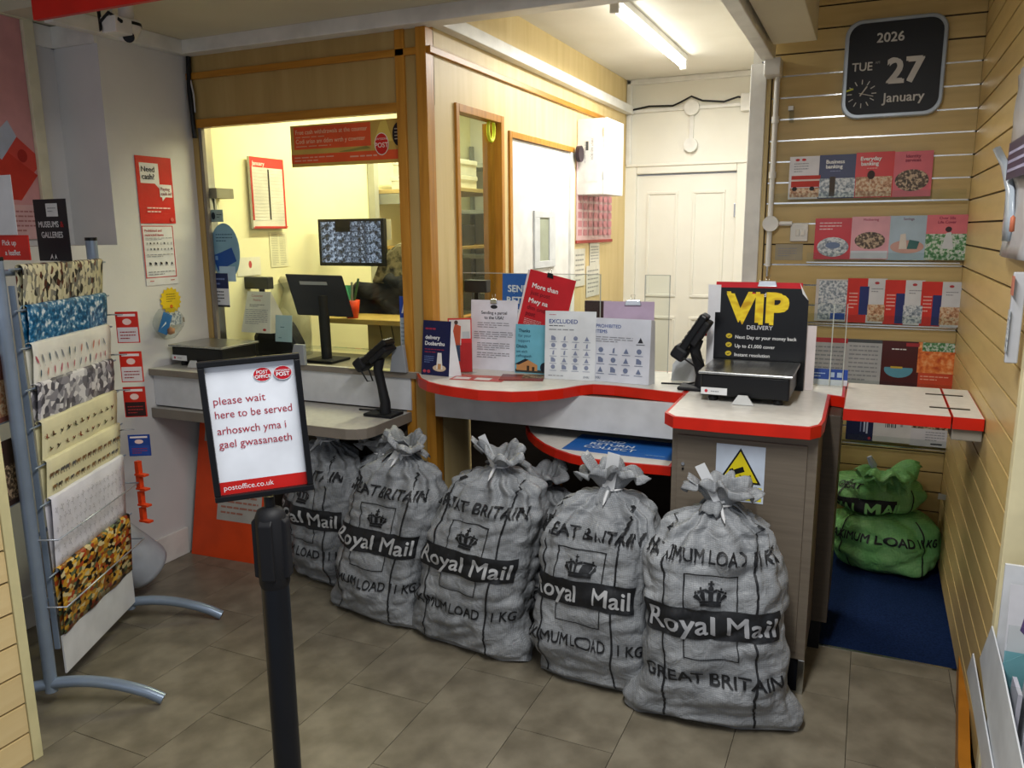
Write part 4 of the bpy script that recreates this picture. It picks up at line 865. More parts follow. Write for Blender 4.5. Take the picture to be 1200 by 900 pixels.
# ================================================================== POSTERS ON THE LEFT WALL
sheet('cash_poster', 'red Need cash poster with white speech bubbles on the left wall', 'poster', onX(XL + .002, (157, 181.5), (206, 262)), RED,
    [('r', .10, .60, .62, .90, '#e2e2e0'), ('p', [(.45, .62), (.62, .62), (.60, .53)], '#e2e2e0'), ('t', 'Need', .14, .77, .115, '#33363c', .02, 'L', .42), ('t', 'cash?', .14, .66, .115, '#33363c', .02, 'L', .42),
     ('r', .60, .40, .95, .59, '#e2e2e0'), ('p', [(.65, .42), (.78, .42), (.66, .34)], '#e2e2e0'), ('t', 'Paying', .63, .50, .07, '#8c3a3a', .01, 'L', .3), ('t', 'cash in?', .63, .43, .07, '#8c3a3a', .01, 'L', .3),
     ('l', .2, .85, .15, .26, 2, '#e8c8c4'), ('e', .88, .06, .05, .03, '#d86a60')])
sheet('prohibited_items_notice', 'white notice of prohibited items with red border on the left wall', 'poster', onX(XL + .002, (165, 263), (209, 332)), '#d9d9dc:.5',
    [('r', .0, .12, .97, .98, '#b62a2a'), ('r', .03, .135, .94, .965, '#d8d9dc'), ('t', 'Prohibited and', .08, .88, .06, '#c03a34', .01, 'L', .7), ('t', 'restricted items', .08, .81, .06, '#c03a34', .01, 'L', .75), ('l', .08, .9, .74, .79, 2, GR), ('ic', .06, .92, .55, .74, 8, 2, INK), ('l', .08, .9, .46, .52, 2, GR), ('ic', .08, .92, .28, .44, 5, 1, INK), ('l', .08, .9, .16, .24, 2, GR), ('l', .1, .3, .05, .09, 1, '#b03030'), ('l', .75, .95, .05, .09, 1, '#b03030')])
mb = MB(); c = at(200, 352, X=XL + .004); pts = []
for k in range(32):
    a = 2 * PI * k / 32; r_ = .066 if k % 2 else .055; pts.append((r_ * math.cos(a), r_ * math.sin(a)))
mb.slab(c, V((0, 1, 0)), V((0, 0, 1)), pts, .001, '#e0c021:.5'); prints(mb, c + V((.001, -.06, -.06)), V((0, 1, 0)), V((0, 0, 1)), .12, .12, [('l', .28, .75, .42, .8, 4, '#7a6a1c'), ('e', .5, .25, .08, .08, '#c8641c')])
tag(mb.build('starburst_sticker', loc=c), 'yellow starburst sticker on the left wall above a hanging bag', 'sticker')
hb = thing('bagged_gift', 'clear bag with a blue card hanging on the left wall above the scale', 'bag', tuple(at(197, 378, X=XL + .05)))
c = at(197, 379, X=XL + .05); 
mb = MB(); vs = []
for j in range(9):
    for i in range(16):
        a = 2 * PI * i / 16; t = j / 8; r_ = (.018 + .075 * math.sin(t * PI * .80 + .2) ** 1.1) * (1 + .10 * math.cos(a * 5)); vs.append(c + V((.03 * math.sin(t * PI) * math.cos(a), r_ * math.sin(a), -.075 + .15 * t)))
mb.add(vs, [(j * 16 + i, j * 16 + (i + 1) % 16, (j + 1) * 16 + (i + 1) % 16, (j + 1) * 16 + i) for j in range(8) for i in range(16)], 'cling', True); mb.build('wrapper', hb)
sheet('blue_card', 'blue card', None, (c + V((.012, -.075, -.03)), V((0, .9, -.43)).normalized(), V((0, .43, .9)).normalized(), .055, .10), '#2f6fb0:.4', [('p', [(.2, .2), (.5, .6), (.8, .3), (.6, .5)], '#dfe8f0')], parent=hb)
MB().lathe([(0, -.02), (.02, -.012), (.022, .01), (0, .02)], '#9a6f50', 12, tuple(c + V((.01, .0, -.035)))).build('filling', hb)
MB().box(c.x - .005, c.x + .012, c.y - .01, c.y + .07, c.z - .01, c.z + .05, 'ph_cool').build('patterned_paper', hb)

# red leaning board under the office counter
fr = (at(216.5, 648, Z=.0), V((1, 0, 0)), V((.06, .10, .99)).normalized(), .48, .70); O = V((-3.09, 2.835, .0))
sheet('red_a_board', 'orange-red advertising board leaning under the grey office counter', 'board', (O, V((.985, .06, 0)).normalized(), V((.02, .17, .98)).normalized(), .48, .70), '#d0451a:.45',
    [('r', .30, .28, .86, .62, '#a9a59e'), ('t', 'BOARD', .38, .52, .055, '#a04a34', .01, 'L', .2), ('t', 'AARDE', .62, .52, .055, '#a04a34', .01, 'L', .2), ('l', .35, .82, .32, .48, 4, '#a06a5a'), ('r', .08, .84, .30, .93, '#8c8a86'), ('r', .2, .86, .28, .91, '#3a3c44')], t=.006)

# ================================================================== OFFICE WINDOW THINGS
def scale(name, label, x0, x1, y0, y1, z, th, rz=0):
    s_ = thing(name, label, 'scale', ((x0 + x1) / 2, (y0 + y1) / 2, z))
    bx(x0 + .01, x1 - .01, y0 + .012, y1 - .01, z + .022, z + th - .012, 'black').build('body', s_, bevel=.006)
    bx(x0, x1, y0, y1, z + th - .010, z + th, 'steel').build('weighing_plate', s_, bevel=.003)
    for a in (x0 + .05, x1 - .05):
        for b in (y0 + .05, y1 - .05): MB().lathe([(.017, 0), (.02, .012), (.012, .024)], 'black', 12, (a, b, z)).build('foot', s_)
    fr = (V((x0 + .012, y0 + .010, z + .028)), V((1, 0, 0)), V((0, 0, 1)), .095, .026)
    sheet('maker_plate', 'white plate', None, fr, '#d9dbdd:.4', [('e', .2, .5, .06, .24, '#c03040'), ('l', .38, .9, .25, .7, 1, GR)], t=.002, parent=s_)
    mb = MB(); xm = (x0 + x1) / 2; mb.slab(V((xm - .04, y0 - .004, z + .001)), V((1, 0, 0)), V((0, 0, 1)), [(0, 0), (.08, 0), (.055, .035), (.022, .035)], .01, '#c9cbcb:.4'); mb.build('level_cover', s_, bevel=.001)
    return s_
scale('parcel_scale', 'black parcel scale with a steel plate on the office counter ledge', -3.09, -2.755, 2.80, 3.06, CT + .001, .105)
def pinpad(name, label, px, py, z, hgt, ry, s_=1.0):
    """angled card reader on a swivel stand; faces back over the counter towards the viewer's left"""
    r = thing(name, label, 'card reader', (px, py, z)); q = V((px, py, z))
    bx(px - .075, px + .075, py - .055, py + .055, z + .0005, z + .014, 'black_matt').build('base', r, bevel=.005)
    MB().tube([q + V((.01, 0, .012)), q + V((.012, 0, .06)), q + V((-.005, 0, hgt * .55)), q + V((-.02, 0, hgt * .8)), q + V((-.01, 0, hgt))], [.027, .024, .021, .022, .024], 'black_matt', 14).build('stem', r)
    R = Matrix.Rotation(ry, 4, 'Y'); T = Matrix.Translation(q + V((-.01, 0, hgt + .02))) @ R
    def bb(nm, x0, x1, y0, y1, z0, z1, m, bev=.004, par=r):
        mb = MB(); mb.T = T; mb.box(x0, x1, y0, y1, z0, z1, m); return mb.build(nm, par, bevel=bev)
    d = bb('reader', -.095, .085, -.040, .040, .0, .032, 'black', .008)
    bb('cradle', -.04, .07, -.046, .046, -.022, .002, 'black_matt', .006)
    bb('display', .015, .075, -.030, .030, .032, .0335, '#4a5058:.15', 0)
    for i in range(4):
        for j in range(3): bb('key', -.075 + i * .020, -.061 + i * .020, -.028 + j * .020, -.012 + j * .020, .032, .0355, '#3b3d42:.5', .001)
    bb('keypad_shield', -.125, -.070, -.046, .046, -.014, .046, 'black_matt', .012)
    m2 = MB(); m2.T = T; m2.tube([(-.10, -.045, -.01), (-.10, -.05, -.07), (-.075, -.05, -.085), (-.06, -.046, -.03)], .0035, 'black_matt', 8); m2.build('stylus_loop', r)
    m2 = MB(); m2.tube([q + V((0, .0, .03)), q + V((-.06, .03, .01)), q + V((-.16, .04, .006))], .004, 'black', 6); m2.build('lead', r)
    return r
pinpad('card_reader', 'black card reader on a stand on the low office shelf', -1.985, 2.98, .796, .26, D2R(-38))
pc = at(812, 455, Z=CT); pinpad('card_reader', 'black card reader on a stand left of the VIP sign', -.60, 3.16, CT + .001, .20, D2R(-58))
# transaction tray: two grey blocks and a clear bridge
ty = YP - .02
tt = thing('transaction_tray_guard', 'clear guard bar between two grey blocks on the office window sill', 'guard', (-2.25, ty, CT))
a1 = at(348, 414, Y=ty - .03); a2 = at(466, 414, Y=ty - .03)
for a_, s1 in ((a1, 1), (a2, -1)):
    mb = MB(); mb.slab(V((a_.x - .045, ty - .012, CT + .001)), V((1, 0, 0)), V((0, 0, 1)), [(0, 0), (.09, 0), (.088, .10), (.03, .10)] if s1 == 1 else [(0, 0), (.09, 0), (.075, .13), (.02, .11)], .022, '#8f9399:.4'); mb.build('block', tt, bevel=.003)
mb = MB(); mb.box(a1.x + .046, a2.x - .046, ty - .03, ty - .004, CT + .085, CT + .097, 'acrylic'); mb.build('bridge', tt)
mb = MB(); mb.box(a1.x + .30, a2.x - .02, ty - .03, ty + .03, CT + .001, CT + .004, '#a8a57a:.5'); tag(mb.build('blank_paper'), 'pale paper lying under the clear guard bar', 'paper')
# low shelf leaflet
q = at(372, 467, Z=.797); sheet('leaflet', 'small red leaflet lying on the low office shelf behind the sign', 'leaflet', (V((q.x - .05, q.y - .02, .797)), V((1, .1, 0)).normalized(), V((-.1, 1, 0)).normalized(), .14, .09), '#b8372a', [('r', .5, 0, 1, 1, '#2c2e36'), ('e', .3, .5, .15, .3, '#d8b7a8')])
# sheets stuck on the glass and on the side
Yg = YP + .03
sheet('cash_withdrawal_banner', 'orange banner about free cash withdrawals across the top of the office window', 'banner', onY(Yg - .006, (340, 148), (471, 190)), '#c4a04c:.5',
    [('r', .03, .42, .74, .96, '#e0582c:.4'), ('r', 0, .08, 1, .30, '#de562a:.4'), ('t', 'Free cash withdrawals at the counter', .05, .78, .15, '#e8c9a0', .0, 'L', .66), ('l', .05, .5, .68, .74, 1, '#dba27c'), ('t', 'Codi arian am ddim wrth y cownter', .05, .56, .15, '#e8c9a0', .0, 'L', .64), ('l', .05, .6, .46, .52, 1, '#dba27c'),
     ('l', .03, .4, .11, .26, 2, '#e0a184'), ('l', .55, .95, .14, .24, 1, '#e0a184'), ('p', [(.76, .45), (.83, .95), (.88, .98), (.93, .5)], '#d8bd58'), ('p', [(.45, .32), (.7, .42), (.74, .36), (.55, .31)], '#8f8440'), ('e', .985, .64, .055, .27, '#1e1418'), ('l', .95, 1.0, .5, .8, 4, '#bcae9a'), ('e', .835, .44, .062, .26, '#e6d9c8'), ('e', .835, .44, .056, .24, '#c8281e'), ('t', 'POST', .835, .36, .16, '#f0dccc', .01, 'C'), ('t', 'SWYDDFA', .835, .53, .07, '#f0dccc', .0, 'C')])
mb = MB(); c = at(264, 295, Y=Yg); mb.slab(V((c.x, Yg, c.z)), V((1, 0, 0)), V((0, 0, 1)), ell(0, 0, .096, .142, 28), .001, '#7ba4b8:.5')
prints(mb, V((c.x - .09, Yg - .0012, c.z - .13)), V((1, 0, 0)), V((0, 0, 1)), .18, .26, [('p', [(.02, .42), (.75, .58), (.9, .32), (.2, .12)], '#1d4c96'), ('r', .12, .34, .22, .42, '#6f96c4'), ('l', .2, .8, .68, .86, 3, '#3f6278')])
tag(mb.build('round_sticker', loc=(c.x, Yg, c.z)), 'round pale blue sticker with bank card on the office window', 'sticker')
sheet('payment_sticker', 'small grey contactless payment sticker above the round blue sticker', 'sticker', onY(Yg - .003, (246, 246), (262, 260)), '#8fa8a4', [('e', .25, .5, .15, .3, '#23303a'), ('l', .5, .9, .3, .7, 2, '#3c4c50')])
sheet('opening_notice', 'navy and white notice low on the left of the office window', 'notice', onY(Yg - .006, (247, 320), (270, 360)), '#cdd0d6', [('r', 0, .55, 1, 1, '#1f2a52'), ('l', .1, .8, .62, .9, 2, '#6a7aa8'), ('r', 0, 0, 1, .06, '#2a2c34'), ('l', .1, .7, .12, .5, 4, INK)])
sheet('scribbled_slip', 'pale translucent slip under the round window sticker', 'paper', onY(Yg - .003, (257, 312), (277, 330)), '#a9c4d6', [])
sheet('blue_window_card', 'blue and white card at the right foot of the office window', 'card', onY(Yg - .006, (468, 347), (480, 413)), '#a9b7c4', [('r', 0, .62, 1, 1, '#2747a4'), ('p', [(.2, .7), (.6, .95), (.8, .95), (.4, .7)], '#e4e8ee'), ('l', .1, .9, .1, .55, 6, '#7c8896')])
tn = thing('counter_tent_notice', 'white tent notice standing inside the office window', 'notice', tuple(at(300, 389, Z=CT)))
q = at(283, 389, Y=3.22); q2 = at(317, 389, Y=3.22); fr = (V((q.x, 3.22, q.z)), V((1, 0, 0)), V((.02, .14, 1)).normalized(), q2.x - q.x, .215)
sheet('front_leaf', None, None, fr, '#d9d6cb', [('t', 'Customer', .5, .87, .085, '#b0403c', 0, 'C'), ('t', 'Notice', .5, .77, .085, '#b0403c', 0, 'C'), ('l', .25, .75, .62, .70, 2, INK), ('l', .12, .88, .2, .58, 8, GR), ('e', .8, .08, .06, .03, '#c03030')], parent=tn, outline=[(0, 0), (1, 0), (.95, 1), (.16, 1)])
mb = MB(); O_ = fr[0] + V((fr[3], 0, 0)); mb.add([O_, O_ + V((.05, .10, .0)), fr[0] + fr[1] * fr[3] * .95 + fr[2] * .215, O_ + V((.0012, 0, 0))], [(0, 1, 2), (2, 1, 3)], '#bdbab0'); mb.build('side_leaf', tn)
# desk items in the office: blue card stand, screen seen from behind, receipt printer, clutter
q = at(323, 400, Y=3.18); sheet('desk_card', 'pale blue card beside the tent notice inside the office window', 'card', (V((q.x, 3.18, q.z - .0)), V((1, 0, 0)), V((0, .1, 1)).normalized(), .105, .135), '#9fb9c2', [('l', .3, .7, .5, .6, 1, '#3c5a66'), ('l', .2, .5, .1, .2, 1, '#5c7a86')])
ps = thing('till_screen', 'black till screen seen from behind through the office window', 'monitor', tuple(at(380, 400, Y=3.45)))
qa, qb, qc, qd = at(349, 369, Y=3.36), at(415, 372, Y=3.55), at(401, 323, Y=3.52), at(334, 321, Y=3.33)
mb = MB(); n_ = (qb - qa).cross(qd - qa).normalized() * .03; mb.add([qa, qb, qc, qd, qa - n_, qb - n_, qc - n_, qd - n_], [(0, 1, 2, 3), (7, 6, 5, 4), (0, 4, 5, 1), (1, 5, 6, 2), (2, 6, 7, 3), (3, 7, 4, 0)], 'black'); mb.build('screen_back', ps, bevel=.006)
qm = (qa + qb + qc + qd) / 4; MB().tube([qm + V((0, .02, 0)), V((qm.x, qm.y + .03, .935))], [.03, .028], 'black_matt', 12).build('stand', ps); MB().box(qm.x - .09, qm.x + .09, qm.y - .05, qm.y + .12, .932, .946, 'black_matt').build('foot', ps, bevel=.004)
u_ = (qc - qd).normalized(); v_ = (qd - qa).normalized(); mb = MB(); mb.slab(qd + u_ * .06 - v_ * .055 + n_ * .05, u_, v_, [(0, 0), (.14, 0), (.14, .018), (0, .018)], .003, '#8d9094'); mb.build('label_strip', ps)
pr = thing('receipt_printer', 'dark customer display on a stem left of the till screen', 'display', tuple(at(300, 345, Y=3.4)))
q = at(302, 332, Y=3.4); bx(q.x - .085, q.x + .085, 3.38, 3.43, q.z - .03, q.z + .035, '#2b2d2c:.4').build('display_head', pr, bevel=.005); MB().tube([q + V((0, .03, -.02)), V((q.x, 3.43, .935))], .016, 'black_matt', 10).build('stem', pr)
MB().box(q.x - .06, q.x + .06, 3.38, 3.48, .931, .945, 'black_matt').build('foot', pr, bevel=.003)
q = at(343, 375, Y=3.62); mb = MB(); bb_ = [(0, 0), (.22, 0), (.22, .36), (.15, .42), (.04, .40), (0, .34)]
mb.slab(V((q.x - .10, 3.64, .931)), V((1, 0, 0)), V((0, 0, 1)), bb_, .10, 'cling'); tag(mb.build('hanging_bag', bevel=.01), 'crumpled clear plastic bag behind the till screen', 'bag')
q = at(338, 355, Y=3.70); bn = thing('waste_sack', 'cream cloth bag tied at the top on the office desk', 'bag', tuple(q))
MB().lathe([(.10, 0), (.11, .10), (.10, .22), (.045, .34), (.035, .37), (.07, .42), (.05, .44)], noisy('cream_cloth_bag', [(.3, '#b5ae8e'), (.7, '#d5cfae')], ns=14, rough=.8, bump=.6, bscale=14), 20, (q.x, 3.72, .931)).build('bag_body', bn)
cy = MB(); cy.slab(V((-3.05, 3.42, .931)), V((1, .25, 0)).normalized(), V((0, 0, 1)), [(0, 0), (.26, 0), (.26, .10), (.20, .22), (.04, .22), (0, .14)], .12, 'black_matt'); tag(cy.build('desk_chair', bevel=.03), 'dark padded chair back low behind the tent notice', 'chair')
q = at(272, 372, Y=3.35); fn_ = thing('desk_fan', 'dark round desk fan in the left corner of the office window', 'fan', (q.x, 3.35, .931))
MB().tube([(q.x, 3.30, 1.07), (q.x, 3.36, 1.07)], .07, '#3a3828:.5', 20).build('cage', fn_, bevel=.006); MB().tube([(q.x, 3.33, .931), (q.x, 3.33, 1.0)], .02, 'black', 10).build('stand', fn_)
for k in range(4):
    a = k * PI / 4; MB().tube([(q.x - .066 * math.cos(a), 3.294, 1.07 - .066 * math.sin(a)), (q.x + .066 * math.cos(a), 3.294, 1.07 + .066 * math.sin(a))], .003, '#77745a', 5).build('spoke', fn_)
pn = at(411, 360, Y=3.70); pt = thing('pen_pot', 'orange-red pot of pens beside the till screen', 'pot', (pn.x + .01, 3.70, pn.z - .06))
MB().lathe([(.0, 0), (.032, 0), (.045, .10), (.041, .10), (.03, .005)], '#c83c14:.4', 18, (pn.x + .01, 3.70, pn.z - .06)).build('pot', pt)
for k, c_ in enumerate(('#3c8f6a', '#8a8f7c', '#3f6a3a')): a = pn + V((.01, 0, .0)); MB().tube([a + V((0, 0, -.02)), a + V((-.04 + k * .045, 0, .12 + .02 * k))], .007, c_, 6).build('pen', pt)
dk = thing('side_desk', 'pale wooden side desk carrying papers at the right of the office window', 'desk', (-2.3, 3.8, 0))
bx(pn.x - .17, XC - .06, 3.66, 3.95, pn.z - .09, pn.z - .061, '#a8904e:.5').build('desk_top', dk, bevel=.003); bx(pn.x - .03, XC - .06, 3.90, 3.92, 0, pn.z - .091, '#b7a468:.6').build('back_panel', dk)
for x in (pn.x + .06, pn.x + .14, pn.x + .2): MB().tube([(x, 3.885, pn.z - .1), (x + .03, 3.87, pn.z - .2), (x + .01, 3.885, pn.z - .3)], .003, 'black', 5).build('lead', dk)
q = at(392, 335, Y=3.9); sheet('green_packet', 'green and white packet standing behind the till screen', 'packet', (V((q.x - .0, 3.86, pn.z - .0605)), V((1, 0, 0)), V((0, .1, 1)).normalized(), .14, .17), '#3f9a78', [('p', [(.1, .5), (.6, .9), (.9, .6), (.4, .3)], '#8cc4b0'), ('r', .55, .4, .85, .7, '#1f7a64')])
jk = MB(); q = at(440, 345, Y=3.98); vs = []
for j in range(9):
    for i in range(13):
        t, s_ = j / 8, i / 12; vs.append(V((q.x - .22 + .55 * s_, 3.98 + .05 * math.sin(i * 1.3 + j) , q.z - .13 + (.28 * t) * (.55 + .45 * s_) + .03 * noise.noise(V((i * .5, j * .5, 1))))))
jk.add(vs, [(j * 13 + i, j * 13 + i + 1, (j + 1) * 13 + i + 1, (j + 1) * 13 + i) for j in range(8) for i in range(12)], 'jacket', True); o = tag(jk.build('dark_coat'), 'dark coat heaped under the monitor at the right of the window', 'coat'); sd = o.modifiers.new('s', 'SOLIDIFY'); sd.thickness = .06
jk = MB(); q = at(452, 322, Y=4.05); jk.slab(V((q.x - .08, 4.05, q.z - .05)), V((1, 0, 0)), V((0, 0, 1)), [(0, 0), (.3, 0), (.32, .22), (.2, .24), (.08, .16)], .05, 'camo'); tag(jk.build('patterned_bag', bevel=.02), 'patterned cloth bag hanging right of the camera monitor', 'bag')
# wall monitor with camera views
mo = thing('cctv_monitor', 'black wall monitor showing a grid of camera views inside the office', 'monitor', tuple(at(415, 285, Y=4.0)))
fr = onY(4.0, (376, 257), (453.5, 312)); O, U, Vv, w_, h_ = fr; U = V((1, .03, 0)).normalized()
mb = MB(); mb.slab(O, U, Vv, [(0, 0), (w_, 0), (w_, h_), (0, h_)], .035, 'black'); mb.build('casing', mo, bevel=.004)
mb = MB(); mb.tube([O + U * w_ / 2 + V((0, .0, h_ / 2)), V((XL + .01, 4.2, O.z + h_ / 2))], .02, 'black', 8); mb.build('wall_arm', mo)
fb = U.cross(Vv).normalized(); m2 = MB(); O2 = O + fb * .036
for i in range(4):
    for j in range(4):
        if j == 3 and i in (1,): continue
        xa = .02 + (w_ - .04) * i / 4; za = .02 + (h_ - .035) * j / 4
        mb = MB(); mb.slab(O2, U, Vv, [(xa + .001, za + .001), (xa + (w_ - .04) / 4 - .001, za + .001), (xa + (w_ - .04) / 4 - .001, za + (h_ - .035) / 4 - .001), (xa + .001, za + (h_ - .035) / 4 - .001)], .001, 'screen'); mb.build('camera_view', mo, loc=O2 + U * xa * (1 + i) + Vv * za)
sheet('cloth', 'cream cloth hanging at the right edge of the camera monitor', 'cloth', onY(4.03, (452, 257), (459, 281)), '#d6d2b8', [])
ca = thing('wall_planner', 'red-topped January wall calendar with black stripe in the office', 'calendar', (XL + .02, 3.6, 1.84))
sheet('calendar_sheet', None, None, onX(XL + .022, (289, 183), (334, 268)), '#d8d6cc:.5', [('r', 0, .86, 1, 1, '#cf3c34'), ('r', 0, 0, 1, .02, '#b03a34'), ('t', 'January', .06, .885, .085, '#f0e2dc', .02, 'L', .45), ('r', .0, .12, .05, .86, '#b03a34'), ('r', .95, .0, 1, .86, '#cf3c34'), ('r', .50, .13, .54, .84, '#2c2a2a')] + [('r', .06, .12 + i * .0465, .49, .124 + i * .0465, '#aeb0a8') for i in range(16)] + [('r', .55, .12 + i * .0465, .94, .124 + i * .0465, '#aeb0a8') for i in range(16)] + [('r', 0, .02, 1, .035, '#cf3c34')], t=.015, parent=ca)
sheet('price_list', 'faint printed list on the office wall under the January calendar', 'paper', onX(XL + .008, (315, 272), (338, 312)), '#e2dfbe', [('l', .1, .45, .05, .95, 18, '#a6a48c'), ('l', .55, .9, .05, .95, 18, '#a6a48c')])
sheet('wall_notice', 'white notice with a small red mark behind the round window sticker', 'notice', onX(XL + .008, (277, 302), (306, 322)), '#e4e2d2', [('e', .55, .6, .07, .2, '#b84848')])
b_ = onX(XL + .06, (246, 219), (262, 233)); mb = MB(); mb.box(XL + .01, XL + .10, b_[0].y, b_[0].y + .12, b_[0].z, b_[0].z + .05, '#8d8a72'); mb.tube([(XL + .06, b_[0].y + .02, b_[0].z), (XL + .05, b_[0].y + .03, b_[0].z - .10)], .004, '#6a6a5a', 6); tag(mb.build('small_camera', bevel=.004), 'small grey wall bracket device at the upper left inside the window', 'device')
# shelves in the office beyond the monitor
sh = thing('storage_shelf', 'wooden shelf with grey brackets inside the office, right of monitor', 'shelf', (-2.85, 4.9, 1.87))
bx(XL + .01, -2.45, 4.66, 5.5, 1.87, 1.895, '#bfa978:.5').build('shelf_board', sh, bevel=.002); bx(XL + .01, -2.45, 4.66, 5.5, 1.50, 1.52, '#b09054:.5').build('shelf_board', sh, bevel=.002)
bx(XL + .01, XL + .06, 4.60, 4.65, 1.0, 2.2, '#b4b4a8').build('upright', sh); bx(XL + .01, -2.9, 4.66, 4.69, 1.80, 1.868, '#8f9088').build('bracket', sh)
for k, (z, h_) in enumerate(((1.896, .085), (1.982, .10))):
    mb = MB(); mb.box(-2.98 + .02 * k, -2.5, 4.68, 5.0, z, z + h_ - .012, '#dcdad0').box(-2.985 + .02 * k, -2.495, 4.675, 5.005, z + h_ - .03, z + h_ - .001, '#e4e2d8'); prints(mb, V((-2.9, 4.679, z + .01)), V((1, 0, 0)), V((0, 0, 1)), .2, .05, [('l', .2, .7, .3, .7, 1, INK)])
    tag(mb.build('storage_box', bevel=.002), ('lower white storage box on the office shelf', 'upper white storage box on the office shelf')[k], 'box', 'white boxes on the office shelf')
mb = MB(); mb.box(-2.80, -2.5, 4.7, 4.95, 1.521, 1.66, '#3b3d38').box(-2.9, -2.82, 4.7, 4.85, 1.521, 1.60, '#77786c'); tag(mb.build('office_machine', bevel=.006), 'dark office machine on the lower office shelf', 'machine')
s2 = thing('steel_shelving', 'grey steel shelving seen through the narrow side window', 'shelving', (-2.5, 5.8, 0))
for z in (.5, .95, 1.4, 1.75, 2.1): bx(-3.1, -1.85, 5.7, 6.1, z, z + .03, '#a9aca6').build('shelf_board', s2)
for x in (-3.1, -1.88): 
    for y in (5.7, 6.07): bx(x, x + .03, y, y + .03, 0, 2.3, '#8a8d88').build('upright', s2)
for k, (x, z, w_, h_, c_) in enumerate(((-2.9, .981, .2, .28, '#5c6468'), (-2.62, .981, .22, .3, '#c9c6ac'), (-2.35, .981, .25, .22, '#7c6a52'), (-2.8, 1.431, .3, .22, '#a8aaa2'), (-2.4, 1.431, .28, .2, '#6c7478'), (-2.7, 1.781, .35, .2, '#b8b7a8'))):
    mb = MB(); mb.box(x, x + w_, 5.74, 5.98, z, z + h_, c_).box(x + .03, x + w_ - .03, 5.735, 5.74, z + h_ * .5, z + h_ * .75, '#d6d6cc')
    tag(mb.build('stored_box', bevel=.003), ('dark grey box', 'cream box', 'brown box', 'pale grey box', 'blue-grey box', 'wide beige box')[k] + ' on the ' + ('lowest', 'lowest', 'lowest', 'middle', 'middle', 'upper')[k] + ' filled level of the steel shelving', 'box', 'boxes on the steel shelving')
mb = MB(); c = at(575.5, 152, X=XC - .02); mb.tube([c + V((.0, .035 * math.cos(a), .055 * math.sin(a))) for a in [2 * PI * k / 24 for k in range(25)]], .009, '#d6e23c:.4', 8, False); tag(mb.build('ring_reflection'), 'bright yellow ring stuck high on the narrow side window', 'sticker')  # a reflection in the glass, modelled as a solid yellow ring

# ================================================================== SIDE WALL THINGS IN THE BACK ROOM
fa = thing('first_aid_cabinet', 'white wall cabinet with small rotated lettering above the pink chart', 'cabinet', (-1.69, 5.15, 1.84))
bx(XC + .002, -1.60, 5.0, 5.36, 1.84, 2.31, '#dfdcd8:.35').build('body', fa, bevel=.004); bx(-1.599, -1.575, 5.0, 5.36, 1.84, 2.31, '#e8e6e2:.35').build('door', fa, bevel=.003)
sheet('lettering', 'dark rotated lettering', None, (V((XC + .05, 4.999, 2.20)), V((0, 0, -1)), V((1, 0, 0)), .28, .09), '#dddad6', [('r', .1, .1, .3, .3, '#4a4c50'), ('t', 'FIRST AID BOX', .05, .5, .22, '#5c5e62', 0, 'L', .8), ('l', .1, .9, .0, .1, 1, GR)], t=.0005, parent=fa)
for z in (1.93, 2.2): bx(-1.602, -1.596, 4.994, 5.0, z, z + .05, 'alu').build('hinge', fa)
mb = MB(); mb.tube([(XC + .03, 4.93, 2.09), (XC + .055, 4.93, 2.09)], .05, '#2a1c26:.4', 16); tag(mb.build('door_stop_disc', bevel=.01), 'dark round knob left of the white wall cabinet', 'knob')
ch = thing('pink_year_chart', 'pink and white year chart hanging below the white wall cabinet', 'chart', (XC, 5.3, 1.5))
els = [('r', .04 + i * .135, .05 + j * .095, .04 + i * .135 + .105, .05 + j * .095 + .068, '#c9858c') for i in range(7) for j in range(10)]
sheet('chart_sheet', None, None, (V((XC + .004, 4.98, 1.55)), V((0, 1, 0)), V((0, 0, 1)), .76, .60), '#d9b9ba', els, parent=ch); bx(XC + .003, XC + .012, 4.97, 5.76, 1.53, 1.55, '#a8453c').build('bottom_bar', ch)
for k, (a, b, lb) in enumerate((((673, 292), (685, 334), 'small white papers pinned left below the pink chart'), ((691, 285), (702, 310), 'upper white paper pinned below the pink chart'), ((687, 312), (702, 345), 'lower white paper pinned below the pink chart'))):
    sheet('pinned_paper', lb, 'paper', onX(XC + .004, a, b), '#d6d2c4', [('l', .1, .9, .1, .9, 6, '#8f8f88')], group='papers pinned under the pink chart')

# ================================================================== THINGS ON THE COUNTERS
def clip(parent, P, U, w=.03, m='black'):
    N = U.cross(V((0, 0, 1))).normalized(); mb = MB(); mb.slab(P - U * w / 2 + V((0, 0, -.016)) + N * .003, U, V((0, 0, 1)), [(0, 0), (w, 0), (w * .92, .022), (w * .08, .022)], .009, m)
    c = mb.build('bulldog_clip', parent, bevel=.002)
    q = MB(); q.tube([P - U * .006 + N * .008 + V((0, 0, .004)), P - U * .008 + N * .008 + V((0, 0, .028)), P + U * .008 + N * .008 + V((0, 0, .028)), P + U * .006 + N * .008 + V((0, 0, .004))], .0013, 'chrome', 6); q.build('clip_handle', c)
def easel(parent, fr, m='#c9c9cc:.5'):
    O, U, Vv, w, h = fr; N = U.cross(Vv).normalized(); mb = MB(); a = O + U * w * .5 + Vv * h * .7 - N * .002; b = V((a.x, a.y, O.z)) - V((N.x, N.y, 0)).normalized() * .075
    mb.add([a - U * .03, a + U * .03, b + U * .03, b - U * .03, a - U * .03 - N * .002, a + U * .03 - N * .002, b + U * .03 - N * .002, b - U * .03 - N * .002], [(0, 1, 2, 3), (7, 6, 5, 4), (0, 4, 5, 1), (1, 5, 6, 2), (2, 6, 7, 3), (3, 7, 4, 0)], m); mb.build('strut', parent)
